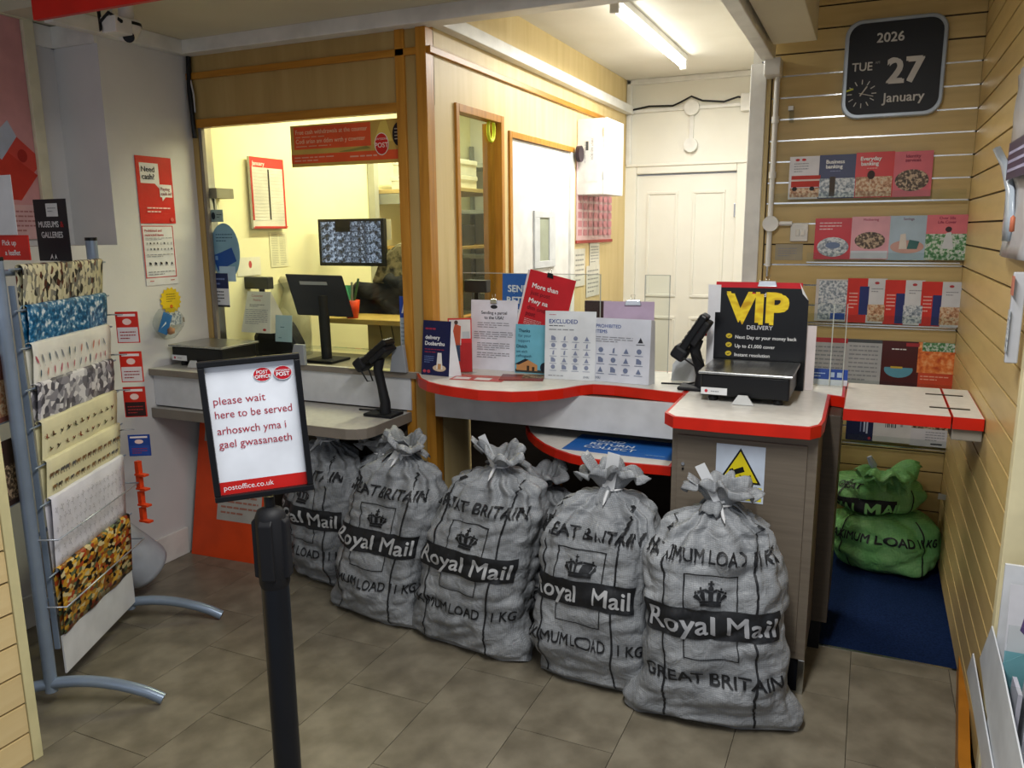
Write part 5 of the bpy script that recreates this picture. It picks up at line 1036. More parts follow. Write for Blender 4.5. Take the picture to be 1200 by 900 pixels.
def card(name, label, fr, m, els, cl=None, strut=True, cat='sign', outline=None, t=.002):
    r = thing(name, label, cat, tuple(fr[0])); sheet('printed_sheet', None, None, fr, m, els, t=t, parent=r, outline=outline)
    if cl: clip(r, fr[0] + fr[1] * fr[3] * cl[0] + fr[2] * fr[4], fr[1], cl[1], cl[2])
    if strut: easel(r, fr)
    return r
Z1 = CT + .001
# delivery tent card
fr = stand((494, 438.5), (526, 441.5), 375, Z1, 7)
r = card('tent_card', 'navy tent card about delivery at the left end of the bowed counter', fr, '#1b1f48:.4', [('t', 'delivery', .10, .66, .10, WH, .025, 'L', .62), ('t', 'Dosbarthu', .10, .55, .10, WH, .025, 'L', .8), ('l', .1, .75, .80, .90, 1, '#9c2c44'), ('l', .1, .8, .40, .50, 2, '#8c2a40'), ('l', .1, .45, .22, .36, 4, '#6a7cae'), ('e', .66, .14, .24, .06, '#cbb49a'), ('p', [(.55, .12), (.78, .12), (.72, .42), (.58, .42)], '#e0dcd6'), ('p', [(.6, .12), (.72, .12), (.72, .22), (.6, .22)], '#b98a5c'), ('e', .13, .07, .06, .03, '#b04050'), ('e', .28, .07, .06, .03, '#b04050')], strut=False)
O, U, Vv, w_, h_ = fr; mb = MB(); e = O + U * w_; tp_ = e + Vv * h_; bk = e + V((.045, .035, 0)); mb.add([e, bk, tp_, e - U * .001, bk - U * .001, tp_ - U * .001], [(0, 1, 2), (5, 4, 3), (0, 3, 4, 1), (1, 4, 5, 2), (2, 5, 3, 0)], '#dcdce0:.5'); mb.build('white_side', r)
# leaflet holder with red leaflets behind it
q = at(520, 437, Z=Z1); hd = thing('leaflet_holder', 'clear leaflet holder with red courier leaflets at left of the bowed counter', 'holder', (q.x, q.y + .05, Z1))
fr = stand((521, 437.5), (549, 437), 374, Z1 + .002, 5); fr = (fr[0] + V((0, .04, 0)), fr[1], fr[2], fr[3], fr[4])
sheet('leaflet', None, None, fr, '#c9332a:.4', [('r', .05, .5, .95, .97, '#d8d4d0'), ('p', [(.2, .45), (.5, .5), (.55, .85), (.3, .9), (.18, .7)], '#c0502c'), ('e', .35, .92, .08, .04, '#4a3226'), ('p', [(.25, .2), (.5, .2), (.5, .5), (.28, .5)], '#2a3a5c'), ('r', .6, .6, .9, .75, '#b8bcc0'), ('p', [(.5, 0), (.55, .62), (.98, .62), (.98, 0)], '#cc1f22')], t=.012, parent=hd)
fr2 = (fr[0] + V((-.01, -.022, -.001)), fr[1], fr[2], fr[3] + .02, fr[4] * .55); sheet('front_lip', None, None, fr2, 'acrylic', [], t=.002, parent=hd)
bx(fr[0].x - .012, fr[0].x + .12, fr[0].y - .03, fr[0].y + .05, CT + .0005, CT + .0025, 'acrylic').build('holder_base', hd)
fr = stand((497, 432), (518, 430), 367, Z1, 3); card('leaflet_stack', 'stack of white leaflets in a clear stand behind the navy tent card', (fr[0] + V((0, .05, 0)), fr[1], fr[2], fr[3] + .02, fr[4]), '#c9ccd0:.4', [('r', .05, .75, .95, .95, '#a8b0b8'), ('l', .1, .8, .3, .7, 5, GR)], cat='leaflets', t=.012)
# parcel notice
fr = stand((551, 432), (605, 435.5), 351, Z1, 5); card('parcel_notice', 'white notice asking Sending a parcel to the USA with a clip on top', fr, '#d8d8e2:.5',
    [('t', 'Sending a parcel', .5, .80, .062, INK, .015, 'C', .84), ('t', 'to the USA?', .5, .73, .062, INK, .015, 'C', .62), ('l', .15, .85, .60, .69, 3, GR), ('l', .08, .92, .44, .56, 4, GR), ('l', .15, .85, .28, .40, 4, GR), ('l', .15, .85, .17, .26, 3, GR), ('e', .5, .905, .075, .028, '#26282e')], (.5, .035, 'chrome'))
# blue sign behind
SEND = [('t', 'SEND', .1, .72, .20, '#dfe6f0', .03, 'L', .66), ('t', 'RETURN', .06, .46, .20, '#dfe6f0', .03, 'L', .9), ('t', 'COLLECT', .08, .20, .20, '#c9d6ea', .03, 'L', .9)]
fr = stand((578, 428), (632, 431), 324, Z1, 3); card('blue_sign', 'blue Send Return Collect sign standing behind the parcel notice', (fr[0] + V((0, .10, 0)), fr[1], fr[2], fr[3], fr[4] * 1.02), '#2a62b8:.4', [('t', 'SEND', .12, .80, .105, '#dfe6f0', .03, 'L', .55), ('t', 'RETURN', .1, .67, .105, '#dfe6f0', .03, 'L', .85), ('t', 'COLLECT', .1, .54, .105, '#c9d6ea', .03, 'L', .85)])
# red tilted sign
a = at(608, 383, Y=3.36); b = at(664, 383, Y=3.36); rr = D2R(-13); U = V((math.cos(rr), 0, math.sin(rr))); Vv = V((-math.sin(rr) , .07, math.cos(rr))).normalized()
o0 = at(603, 396, Y=3.33); r = card('red_sign', 'tilted red More than sign held by a black clip above the blue cards', (o0, U, Vv, .225, .325), '#c2202a:.4',
    [('t', 'More than', .12, .76, .095, WH, .02, 'L', .78), ('t', 'just post', .12, .665, .085, '#7a1420', .015, 'L', .60), ('t', 'Mwy na', .12, .55, .095, WH, .02, 'L', .58), ('t', 'dim ond', .12, .455, .085, '#7a1420', .015, 'L', .56), ('t', 'post', .12, .37, .085, '#7a1420', .015, 'L', .3), ('l', .12, .5, .24, .33, 4, '#e0b4b4'), ('l', .12, .46, .12, .2, 3, '#e0b4b4')], (.45, .03, 'black'), strut=False)
mb = MB(); mb.slab(o0 - U * .012 + V((0, .004, 0)), U, Vv, [(0, 0), (.03, 0), (.03, .32), (0.0, .32)], .001, '#dcd6d8'); mb.build('folded_edge', r)
mb = MB(); mb.slab(V((o0.x + .03, o0.y + .04, Z1)), V((1, 0, 0)), V((0, 0, 1)), [(0, 0), (.24, 0), (.20, .36), (.04, .36)], .006, '#c9c9cc'); mb.build('backing_stand', r)
# thanks card
fr = stand((602, 437), (643, 440), 380, Z1, 4); card('thanks_card', 'pale blue Thanks for your support card with a small house picture', (fr[0] + V((0, .015, 0)), fr[1], fr[2], fr[3], fr[4]), '#6cb2c8:.4', [('t', 'Thanks', .08, .84, .09, '#16374c', .02, 'L', .5), ('t', 'for your', .08, .74, .085, '#24506a', 0, 'L', .5), ('t', 'support', .08, .64, .085, '#24506a', 0, 'L', .5), ('t', 'Diolch', .04, .52, .09, '#16374c', .02, 'L', .45), ('t', 'am eich', .04, .42, .08, '#24506a', 0, 'L', .5), ('t', 'cefnogaeth', .04, .33, .08, '#24506a', 0, 'L', .75),
     ('r', .02, .02, .9, .08, '#3c3a36'), ('p', [(.05, .06), (.65, .06), (.65, .18), (.38, .28), (.05, .2)], '#c08a58'), ('p', [(.0, .18), (.30, .30), (.40, .28), (.12, .17)], '#22262c'), ('e', .85, .14, .12, .10, '#1d2430'), ('r', .35, .06, .42, .16, '#3a2c20'), ('r', .5, .06, .57, .14, '#3a2c20')])
# excluded and prohibited lists
fr = stand((638, 443.5), (697, 446.5), 364, Z1, 4); card('excluded_items_notice', 'white Excluded items list with rows of pictograms on the bowed counter', fr, '#d4d8dc:.45', [('l', .08, .3, .93, .96, 1, '#b05060'), ('t', 'EXCLUDED', .08, .82, .085, '#1f3a86', .012, 'L', .72), ('l', .08, .6, .77, .80, 1, INK), ('l', .08, .9, .71, .75, 1, GR), ('ic', .06, .94, .13, .66, 4, 5, '#7f87a0'), ('l', .08, .6, .04, .07, 1, GR), ('t', 'EVRI', .78, .03, .045, '#5a6478', 0, 'L', .17)])
fr = stand((694, 446), (760, 451.5), 372, Z1, 4); r = card('prohibited_items_card', 'white Prohibited items card beside the excluded list', fr, '#ccd0da:.4', [('t', 'PROHIBITED', .04, .85, .075, '#2a4a90', .01, 'L', .66), ('t', 'ITEMS', .04, .765, .075, '#2a4a90', .01, 'L', .33), ('l', .03, .7, .62, .72, 3, GR), ('ic', .72, .95, .62, .74, 1, 1, INK), ('ic', .03, .93, .12, .58, 4, 3, '#6d7894'), ('t', 'EVRI', .04, .04, .055, '#5a6478', 0, 'L', .17)])
O, U, Vv, w_, h_ = fr; mb = MB(); e = O + U * w_; mb.slab(e, V((.25, .95, 0)).normalized(), Vv, [(0, 0), (.05, 0), (.03, h_ * .97), (0, h_)], .001, '#c2c4c8'); mb.build('side_fold', r)
fr = stand((700, 449), (760, 451), 355, Z1, 3); card('lilac_board', 'lilac board with a silver clip behind the prohibited items card', (fr[0] + V((-.005, .085, 0)), fr[1], fr[2], fr[3], fr[4]), '#b8a4bc:.5', [], (.58, .07, 'chrome'))
# leaflets lying flat
def flat(name, label, c, rz, w_, h_, m, els, t=.002, z=Z1, cat='leaflet'):
    U = V((math.cos(rz), math.sin(rz), 0)); W2 = V((-math.sin(rz), math.cos(rz), 0)); return sheet(name, label, cat, (V((c[0], c[1], z)) - U * w_ / 2 - W2 * h_ / 2, U, W2, w_, h_), m, els, t=t)
q = at(566, 444, Z=Z1); flat('leaflet', 'red leaflet with white labels lying left on the bowed counter', (q.x - .02, q.y + .01), .12, .24, .12, '#b8423c:.35', [('r', .05, .1, .35, .5, '#d8d4d4'), ('r', .45, .08, .75, .5, '#dcd8d8'), ('r', .1, .6, .9, .9, '#c46a62')])
q = at(610, 444, Z=Z1); flat('leaflet', 'dark red leaflet with a photo cover lying by the parcel notice', (q.x, q.y + .02), .30, .19, .13, '#7a3230:.35', [('r', .5, .3, 1, 1, 'ph_dark'), ('r', .0, .0, .5, .5, '#94403a')], t=.005)
q = at(722, 524, Z=.746); 
o1, o2 = at(659, 523, Z=.7465), at(800, 538, Z=.7465); U = V((1, .0, 0)); sheet('counter_mat', 'blue Send Return Collect mat lying on the low rounded shelf', 'mat', (V((o1.x + .01, 2.925, .7456)), V((1, 0, 0)), V((0, 1, 0)), .52, .25), '#2a66b4:.35', [('t', 'SEND', .18, .64, .20, '#cfdcec', .03, 'L', .30), ('t', 'RETURN', .16, .42, .20, '#cfdcec', .03, 'L', .44), ('t', 'COLLECT', .14, .20, .20, '#cfdcec', .02, 'L', .50), ('t', 'evri', .86, .70, .12, '#9ab8dc', 0, 'L', .1), ('l', .65, .9, .08, .14, 1, '#8fb4dc')], t=.0012)
# clear screens
for nm, lb, tl, br, Y_ in (('clear_screen', 'clear acrylic screen behind the cards on the bowed counter', (535, 319), (703, 440), 3.40), ('clear_screen', 'narrow clear acrylic screen right of the prohibited items card', (756, 322), (783, 425), 3.47)):
    f_ = onY(Y_, tl, br); mb = MB(); mb.box(f_[0].x, f_[0].x + f_[3], Y_, Y_ + .005, Z1, f_[0].z + f_[4], 'acrylic'); e = f_[0].z + f_[4]
    s_ = thing(nm, lb, 'screen', (f_[0].x, Y_, Z1)); mb.build('panel', s_)
    for x in (f_[0].x, f_[0].x + f_[3] - .004): bx(x, x + .004, Y_ - .001, Y_, Z1, e, '#a9aea8:.2').build('polished_edge', s_)
    bx(f_[0].x + .004, f_[0].x + f_[3] - .004, Y_ - .001, Y_, e - .003, e, '#b4b8b0:.2').build('polished_edge', s_)
q = at(990, 470, Z=Z1); s_ = thing('clear_screen', 'clear acrylic screen edge-on by the flap right of the VIP sign', 'screen', (-.08, 3.3, Z1)); sx1 = at(970, 462, Y=3.12).x
bx(-.30, -.072, 3.42, 3.425, Z1, 1.32, 'acrylic').build('panel', s_); bx(-.125, -.121, 3.419, 3.42, Z1, 1.32, '#b4b8b0:.2').build('polished_edge', s_)
bx(-.075, -.072, 3.419, 3.42, Z1, 1.32, '#b4b8b0:.2').build('polished_edge', s_)
# terminal display behind the cards, small stand, red item
q = at(560, 330, Y=3.50); r = thing('customer_display', 'dark customer display behind the blue sign at the acrylic screen', 'display', (q.x, 3.48, Z1)); bx(q.x - .05, q.x + .07, 3.45, 3.50, q.z - .05, q.z + .01, '#2c2a2e:.4').build('display_head', r, bevel=.004); bx(q.x, q.x + .02, 3.46, 3.48, Z1, q.z - .05, 'black').build('stem', r)
mb = MB(); mb.box(q.x - .08, q.x + .0, 3.43, 3.449, Z1, 1.20, '#c2c6c2').box(q.x - .08, q.x + .02, 3.42, 3.429, Z1, 1.13, '#cfd2cc'); prints(mb, V((q.x - .08, 3.419, Z1)), V((1, 0, 0)), V((0, 0, 1)), .1, .13, [('l', .1, .9, .3, .9, 5, '#9aa0a0')]); tag(mb.build('paper_stack'), 'stack of pale papers on edge behind the parcel notice', 'papers')
q = at(690, 340, Y=3.46); mb = MB(); mb.box(q.x - .02, q.x + .10, 3.46, 3.49, Z1, 1.30, '#3c2c2c:.4'); tag(mb.build('dark_board', bevel=.002), 'dark brown board standing right behind the tilted red sign', 'board')
q = at(768, 420, Z=Z1); mb = MB(); mb.lathe([(0, 0), (.06, 0), (.065, .05), (.05, .09), (.0, .10)], '#a04a34:.5', 16, (q.x, 3.50, Z1)); tag(mb.build('red_tape_roll'), 'reddish-brown tape roll behind the narrow clear screen', 'tape')
q = at(797, 452, Z=Z1); mb = MB(); mb.slab(V((q.x - .06, q.y + .10, Z1)), V((1, 0, 0)), V((0, .35, .94)).normalized(), [(0, 0), (.13, 0), (.13, .10), (.02, .10), (0, .07)], .004, '#b9bec2:.3'); tag(mb.build('clear_wedge'), 'small pale translucent wedge stand left of the card reader', 'stand')
# VIP sign behind the scale
f0 = at(838, 440, Z=Z1); scale_y = 3.0
scale('parcel_scale', 'black parcel scale with steel plate in front of the VIP sign', -.560, -.225, 2.93, 3.25, Z1, .115)
fr = onY(3.27, (838, 330), (940, 455)); O, U, Vv, w_, h_ = fr; O = V((O.x, 3.27, Z1)); Vv = V((0, .03, 1)).normalized(); h_ = fr[0].z + fr[4] - Z1
w_ = w_ + .0; O = O + V((.004, 0, 0))
vip = thing('vip_sign', 'black and gold VIP delivery sign clipped up behind the scale', 'sign', tuple(O))
def yy(a): return (a * (h_ - .10) + .10) / h_
sheet('printed_sheet', None, None, (O, U, Vv, w_, h_), '#101114:.25', [('r', 0, yy(.93), .93, 1, '#c8202a'), ('e', .41, yy(.845), .035, .022, '#c8202a'), ('t', 'dpd', .46, yy(.825), .052, WH, .02, 'L', .11), ('t', 'DIRECT', .58, yy(.83), .036, '#9a8440', .0, 'L', .11),
    ('t', 'VIP', .12, yy(.505), .395, 'gold', .045, 'L', .76), ('t', 'DELIVERY', .5, yy(.42), .055, '#cfcfd4', .01, 'C', .36)] + [('e', .17, yy(y + .02), .035, .024, '#c9b030') for y in (.31, .20, .09)] + [('p', [(.15, yy(y + .02)), (.165, yy(y + .005)), (.20, yy(y + .04)), (.165, yy(y + .018))], '#1c1a10') for y in (.31, .20, .09)] +
    [('t', 'Next Day or your money back', .24, yy(.30), .046, WH, .012, 'L', .66), ('t', 'Up to £1,000 cover', .24, yy(.19), .046, WH, .012, 'L', .44), ('t', 'Instant resolution', .24, yy(.08), .046, WH, .012, 'L', .40)], t=.003, parent=vip, outline=[(0, 0), (1, 0), (1, .84), (.90, 1), (0, 1)])
mb = MB(); e = O + U * w_ * .90 + Vv * h_ * 1.0; mb.slab(O + V((0, -.0045, 0)), U, Vv, [(w_ * .90, h_), (w_, h_ * .84), (w_ * .935, h_ * .90)], .001, '#dcdcdc'); mb.build('curled_corner', vip)
clip(vip, O + U * w_ * .56 + Vv * h_, U, .075, 'chrome')
bx(O.x - .03, O.x + .02, 3.276, 3.28, Z1, Z1 + h_ * .97, '#dcdde2').build('white_backing', vip); bx(O.x - .045, O.x - .02, 3.281, 3.284, Z1 + .20, Z1 + .235, '#c8202a').build('red_tab', vip)
fr = onY(3.30, (930, 381), (952, 466)); bx(fr[0].x, fr[0].x + fr[3], 3.295, 3.30, Z1, fr[0].z + fr[4], '#d8cfcf:.3').build('white_panel', vip)
fr = onY(3.44, (950, 431), (993, 446)); sheet('blue_card', 'blue card with white marks standing behind the flap join', 'card', (V((fr[0].x, 3.44, Z1)), fr[1], fr[2], fr[3], fr[0].z + fr[4] - Z1), '#d0d4de', [('r', 0, .35, 1, 1, '#2a4aa0'), ('l', .1, .4, .45, .8, 2, '#b9c6e4'), ('r', .55, .5, .65, .8, '#b9c6e4'), ('r', .72, .5, .85, .8, '#b9c6e4')])
q = at(962, 448, Z=Z1); mb = MB(); mb.slab(V((q.x - .05, q.y - .02, Z1)), V((1, .1, 0)).normalized(), V((-.1, .9, .25)).normalized(), [(0, 0), (.12, .02), (.10, .09), (.03, .10)], .003, '#d4d2cc'); tag(mb.build('crumpled_paper'), 'small folded white paper beside the VIP sign', 'paper')
# warning sign on the cupboard
sheet('cctv_warning_sign', 'yellow triangle CCTV warning sign on the taupe cupboard door', 'sign', onY(2.7265, (840, 519), (894, 591)), '#c3cfe0:.35',
    [('r', .04, .03, .96, .28, '#d8cf2c'), ('p', [(.06, .33), (.94, .33), (.5, .95)], '#14150f'), ('p', [(.13, .365), (.87, .365), (.5, .89)], '#d8c81e'), ('p', [(.30, .53), (.56, .63), (.60, .54), (.34, .45)], '#14150f'), ('p', [(.28, .56), (.36, .585), (.38, .50), (.30, .48)], '#14150f'), ('p', [(.48, .47), (.51, .48), (.55, .43), (.70, .44), (.70, .40), (.73, .40), (.73, .49), (.70, .49), (.70, .465), (.54, .455)], '#14150f'),
     ('t', '24 hour CCTV', .5, .18, .085, '#20221c', .012, 'C', .84), ('t', 'in operation.', .5, .07, .085, '#20221c', .012, 'C', .76)], t=.001)

# ================================================================== SLATTED BACK WALL: clock and leaflets
ck = thing('calendar_clock', 'black calendar clock showing TUE 27 January 2026 on the slatted wall', 'clock', (.03, 4.2, 2.13))
xa, xb, za, zb_ = at(985, 130, Y=4.19).x, at(1110, 60, Y=4.19).x, at(1045, 137, Y=4.19).z, at(1050, 19, Y=4.19).z
def rrect(w, h, r, n=6):
    o = []
    for cx, cz, a0 in ((w - r, r, -90), (w - r, h - r, 0), (r, h - r, 90), (r, r, 180)):
        for k in range(n + 1): a = D2R(a0 + 90 * k / n); o.append((cx + r * math.cos(a), cz + r * math.sin(a)))
    return o
w_, h_ = xb - xa, zb_ - za; O = V((xa, 4.234, za)); U = V((1, 0, 0)); Vv = V((0, 0, 1))
O = V((xa, 4.237, za))
mb = MB(); mb.slab(O, U, Vv, rrect(w_, h_, .07), .045, '#9ea6ae:.3:.3'); mb.build('case', ck, bevel=.006)
fmb = MB(); fmb.slab(O + V((.018, -.0452, .018)), U, Vv, rrect(w_ - .036, h_ - .036, .058), .004, '#17181b:.45')
Of = O + V((.018, -.0495, .018)); wf_, hf_ = w_ - .036, h_ - .036; LT = '#c2bfba:.5'
prints(fmb, Of + V((0, -.0003, 0)), U, Vv, wf_, hf_, [('t', '2026', .30, .78, .145, LT, .018, 'L', .34), ('t', 'TUE', .05, .485, .13, LT, .015, 'L', .22), ('t', 'AM', .30, .55, .04, '#8a8884', 0, 'L', .05), ('t', '27', .43, .33, .38, LT, .030, 'L', .44), ('t', 'January', .40, .12, .145, LT, .015, 'L', .46)])
fmb.build('face', ck)
cc = Of + V((.175 * wf_, -.0006, .23 * hf_)); tk = MB()
for k in range(12):
    a = 2 * PI * k / 12; d = V((math.sin(a), 0, math.cos(a))); t = V((d.z, 0, -d.x)); r0_, r1_ = .042, .062; tk.add([cc + d * r0_ - t * .002, cc + d * r1_ - t * .002, cc + d * r1_ + t * .002, cc + d * r0_ + t * .002], [(0, 1, 2, 3)], LT)
tag(tk.build('hour_marks', ck), kind='stuff')
for a, l_, t_ in ((35, .038, .003), (105, .052, .002)): d = V((math.sin(D2R(a)), 0, math.cos(D2R(a)))); MB().tube([cc - d * .012 + V((0, -.003, 0)), cc + d * l_ + V((0, -.003, 0))], t_, LT, 6).build('hand', ck)
mb = MB(); mb.slab(cc + V((-.066, -.0003, .012)), V((1, 0, .3)).normalized(), Vv, [(0, 0), (.03, 0), (.03, .008), (0, .008)], .0003, '#b8c03c'); mb.build('yellow_mark', ck)

LV = 4.205      # leaflets stand in clear ledges just off the slats
def lf_(x0, y0, x1, y1): return onY(LV, (x0, y0), (x1, y1))
def leaflet(label, px, m, els, group=None):
    O, U, Vv, w_, h_ = lf_(*px); Vv = V((0, .05, 1)).normalized(); return sheet('leaflet', label, 'leaflet', (O, U, Vv, w_, h_), m, els, t=.008, group=group)
PH = lambda m, k=0: [('e', .5, .27, .42, .20, m)]
leaflet('white leaflet with a red bus picture, top row left on the slatted wall', (926, 184, 960, 233), '#d2d0d4:.35', [('e', .25, .92, .07, .03, '#c03030'), ('e', .45, .92, .07, .03, '#c03030'), ('l', .15, .6, .62, .86, 4, GR), ('r', .08, .28, 1, .55, '#b8382c'), ('r', .08, .42, 1, .46, '#d8c8c4'), ('r', .05, .04, 1, .26, 'ph_warm'), ('e', .2, .24, .08, .05, '#1c1c22'), ('e', .75, .24, .08, .05, '#1c1c22')])
leaflet('navy Business banking leaflet in the top row on the slatted wall', (961, 182, 1002, 232), '#1c2456:.35', [('t', 'Business', .18, .80, .12, WH, .03, 'L', .66), ('t', 'banking', .18, .69, .12, WH, .03, 'L', .6), ('l', .3, .75, .60, .65, 1, '#8890b8'), ('r', .03, .02, .97, .46, 'ph_cool'), ('p', [(.3, .05), (.45, .05), (.45, .5), (.3, .5)], '#4a4038')])
leaflet('red Everyday banking leaflet in the top row on the slatted wall', (1004, 179, 1045, 231), '#cc2420:.35', [('t', 'Everyday', .12, .82, .12, WH, .03, 'L', .74), ('t', 'banking', .14, .71, .12, WH, .03, 'L', .66), ('l', .3, .75, .62, .67, 1, '#e8a8a0'), ('r', .03, .02, .97, .46, 'ph_warm'), ('e', .42, .5, .1, .1, '#3a2a24')])
leaflet('pink Identity services leaflet with an oval photo, top row right', (1048, 178, 1090, 230), '#d0626e:.35', [('t', 'Identity', .5, .86, .10, '#7c1c3a', .015, 'C', .55), ('t', 'services', .5, .77, .10, '#7c1c3a', .015, 'C', .6), ('e', .5, .36, .43, .24, 'ph_dark')])
leaflet('red leaflet about travel with an oval photo, second row left', (956, 256, 997, 304), '#c02430:.3', [('l', .12, .7, .70, .92, 3, '#e8c8cc'), ('e', .5, .30, .42, .24, 'ph_cool'), ('e', .5, .34, .2, .08, '#6a7c9c')])
leaflet('pink leaflet with a family photo oval, second row on the slatted wall', (999, 254, 1040, 304), '#d49aa4:.3', [('t', 'Mothering', .5, .90, .08, '#9c2c54', .01, 'C', .62), ('e', .5, .44, .40, .20, 'ph_dark'), ('r', .02, .02, .98, .2, '#c8ccd8')])
leaflet('pale blue leaflet with two seated people, second row on the slatted wall', (1042, 253, 1085, 305), '#a4b8c8:.3', [('t', 'Savings', .5, .90, .08, '#7a4a64', .01, 'C', .45), ('e', .5, .30, .42, .15, '#c49a90'), ('p', [(.3, .25), (.5, .25), (.45, .6), (.32, .58)], '#d0c8c0'), ('p', [(.5, .25), (.75, .25), (.8, .42), (.55, .46)], '#3c6a68')])
leaflet('pink Over 50s life cover leaflet with a cyclist, second row right', (1087, 252, 1130, 305), '#d8707a:.3', [('t', 'Over 50s', .5, .90, .085, '#8c1c44', .012, 'C', .62), ('t', 'Life Cover', .5, .81, .085, '#8c1c44', .012, 'C', .7), ('r', 0, 0, 1, .58, 'ph_green'), ('e', .55, .68, .08, .06, '#3a2c2c'), ('p', [(.4, .25), (.7, .25), (.62, .62), (.5, .6)], '#c8ccd0')])
leaflet('grey photo magazine with red edge, third row left on the slatted wall', (957, 327, 991, 377), '#c8c2c0:.35', [('r', .1, .04, .98, .97, 'ph_cool'), ('r', .5, .05, .95, .2, '#2c4fa0')])
tri = [('r', 0, 0, .52, 1, '#cc3026'), ('r', .32, .18, .56, .82, '#24306c'), ('e', .75, .9, .06, .03, '#b03a40'), ('l', .62, .92, .68, .80, 2, GR), ('r', .55, .04, .98, .42, 'ph_warm'), ('l', .06, .28, .3, .7, 5, '#e4b0a8')]
for k, (a, lb) in enumerate(((994, 'red navy and white leaflet, second of the third row'), (1038, 'red navy and white leaflet, third of the third row'), (1081, 'red navy and white leaflet, rightmost of the third row'))):
    e = list(tri); 
    if k: e[1] = ('r', .30, .02, .52, .70, '#24306c'); e[4] = ('r', .50, .04, .98, .44, ('ph_cool', 'ph_warm')[k - 1])
    leaflet(lb + ' on the slatted wall', (a, 326 + k * 2, a + 42, 379 + k * 2.2), '#cfd0d4:.3', e)
leaflet('white form with a red heading, lowest row left above the counter', (951, 395, 990, 452), '#b8b6b8:.4', [('r', 0, .9, 1, 1, '#b83438'), ('l', .1, .9, .15, .85, 8, GR)])
leaflet('grey form with a dark heading, second of the row above the counter', (992, 397, 1030, 455), '#b4b6b8:.4', [('r', 0, .93, 1, 1, '#4c5054'), ('l', .1, .9, .12, .9, 9, GR), ('r', .65, .04, .95, .08, '#a83c44')])
leaflet('dark maroon leaflet with a globe bowl, above the counter flap', (1032, 399, 1074, 458), '#4c1a18:.35', [('e', .5, .42, .36, .17, '#5c9ab0'), ('p', [(.1, .62), (.9, .62), (.9, .46), (.1, .46)], '#4c1a18'), ('r', .3, .44, .6, .48, '#c8a83c'), ('r', .65, .9, .98, .97, '#a83038'), ('l', .3, .9, .80, .87, 1, WH)])
leaflet('orange leaflet with green leaves, rightmost above the counter flap', (1077, 401, 1119, 461), '#cc4a2c:.35', [('r', 0, .38, 1, 1, 'ph_orange'), ('r', .1, .82, .9, 1, 'ph_green'), ('l', .1, .8, .22, .34, 2, '#e8a890')])
leaflet('navy leaflet turned sideways under the counter flap', (993, 480, 1023, 517), '#161d42:.35', [('r', .62, .3, .68, .9, '#b0b8d0'), ('r', .72, .25, .78, .92, '#b0b8d0'), ('r', .5, .3, .54, .85, '#6a76a0'), ('e', .85, .1, .05, .05, '#a83040')])
leaflet('white leaflet with a barcode under the counter flap', (1025, 479, 1066, 520), '#c2c0c0:.4', [('r', .32 + i * .05, .45, .34 + i * .05 + (.012 if i % 2 else 0), .85, INK) for i in range(6)] + [('r', .72, .5, .78, .65, GR)])
leaflet('leaflet with a dark striped photo rightmost under the counter flap', (1069, 481, 1110, 525), '#c4c2c8:.4', [('r', .02, .5, .98, .98, 'ph_dark'), ('l', .4, .9, .15, .45, 4, GR), ('r', .55, .06, .85, .1, INK)])
def ledge(px0, px1, ya, yb_, nm):
    a = at(px0, ya, Y=LV - .02); b = at(px1, yb_, Y=LV - .02); z = (a.z + b.z) / 2
    r = thing('leaflet_ledge', nm, 'ledge', ((a.x + b.x) / 2, LV, z), 'clear ledges on the slatted wall'); bx(a.x, b.x, LV - .016, YB - .013, z - .004, z, 'acrylic').build('base', r)
    bx(a.x, b.x, LV - .018, LV - .016, z - .004, z + .045, 'acrylic').build('front_lip', r); bx(a.x, b.x, LV - .0185, LV - .0181, z - .005, z + .001, 'alu').build('bright_edge', r)
ledge(907, 1132, 236, 235, 'clear ledge under the top row of leaflets'); ledge(945, 1125, 307, 308, 'clear ledge under the second row of leaflets'); ledge(930, 1121, 378, 383, 'clear ledge under the third row of leaflets'); ledge(985, 1111, 519, 527, 'clear ledge under the leaflets below the flap'); ledge(945, 1116, 452, 463, 'clear ledge hidden behind the flap under the fourth row')
# plastic bags hung on the right slatted wall
def hang(name, label, tl, br, X, m, els, dx=.02, cat='packet'):
    f_ = onX(X, tl, br); O = V((X, at(*tl, X=X).y, f_[0].z)); return sheet(name, label, cat, (O, V((0, -1, 0)), V((0, 0, 1)), abs(f_[3]), f_[4]), m, els, t=dx)
h1 = thing('hanging_polybag', 'large clear bag hanging at the top right edge of the right slatted wall', 'bag', (.36, 2.9, 1.5))
mb = MB(); nZ, nY = 14, 8; vs = []; ya, yb_ = at(1190, 110, X=.36).y, 2.46; z1_, z0_ = 2.06, 1.53
for j in range(nZ + 1):
    for i in range(nY + 1):
        t, s_ = j / nZ, i / nY; vs.append(V((.362 - .012 * math.sin(s_ * PI) + .012 * noise.noise(V((s_ * 5, t * 7, 3))), ya + (yb_ - ya) * s_ * 1.0, z0_ + (z1_ - z0_) * t)))
mb.add(vs, [(j * (nY + 1) + i, j * (nY + 1) + i + 1, (j + 1) * (nY + 1) + i + 1, (j + 1) * (nY + 1) + i) for j in range(nZ) for i in range(nY)], '#b4b3b6:.25', True); o = mb.build('bag_body', h1); sd = o.modifiers.new('s', 'SOLIDIFY'); sd.thickness = .01
e0, e1 = at(1185, 168, X=.335), at(1199, 205, X=.335)
bx(.331, .3345, e1.y - .05, e0.y, e1.z, e0.z, '#2a2344:.35').build('header_card', h1)
for k in range(3): z = e1.z + .02 + k * (e0.z - e1.z - .03) / 3; bx(.3298, .3308, e1.y - .04, e0.y - .02, z, z + .008, '#9c98b8').build('printed_line', h1)
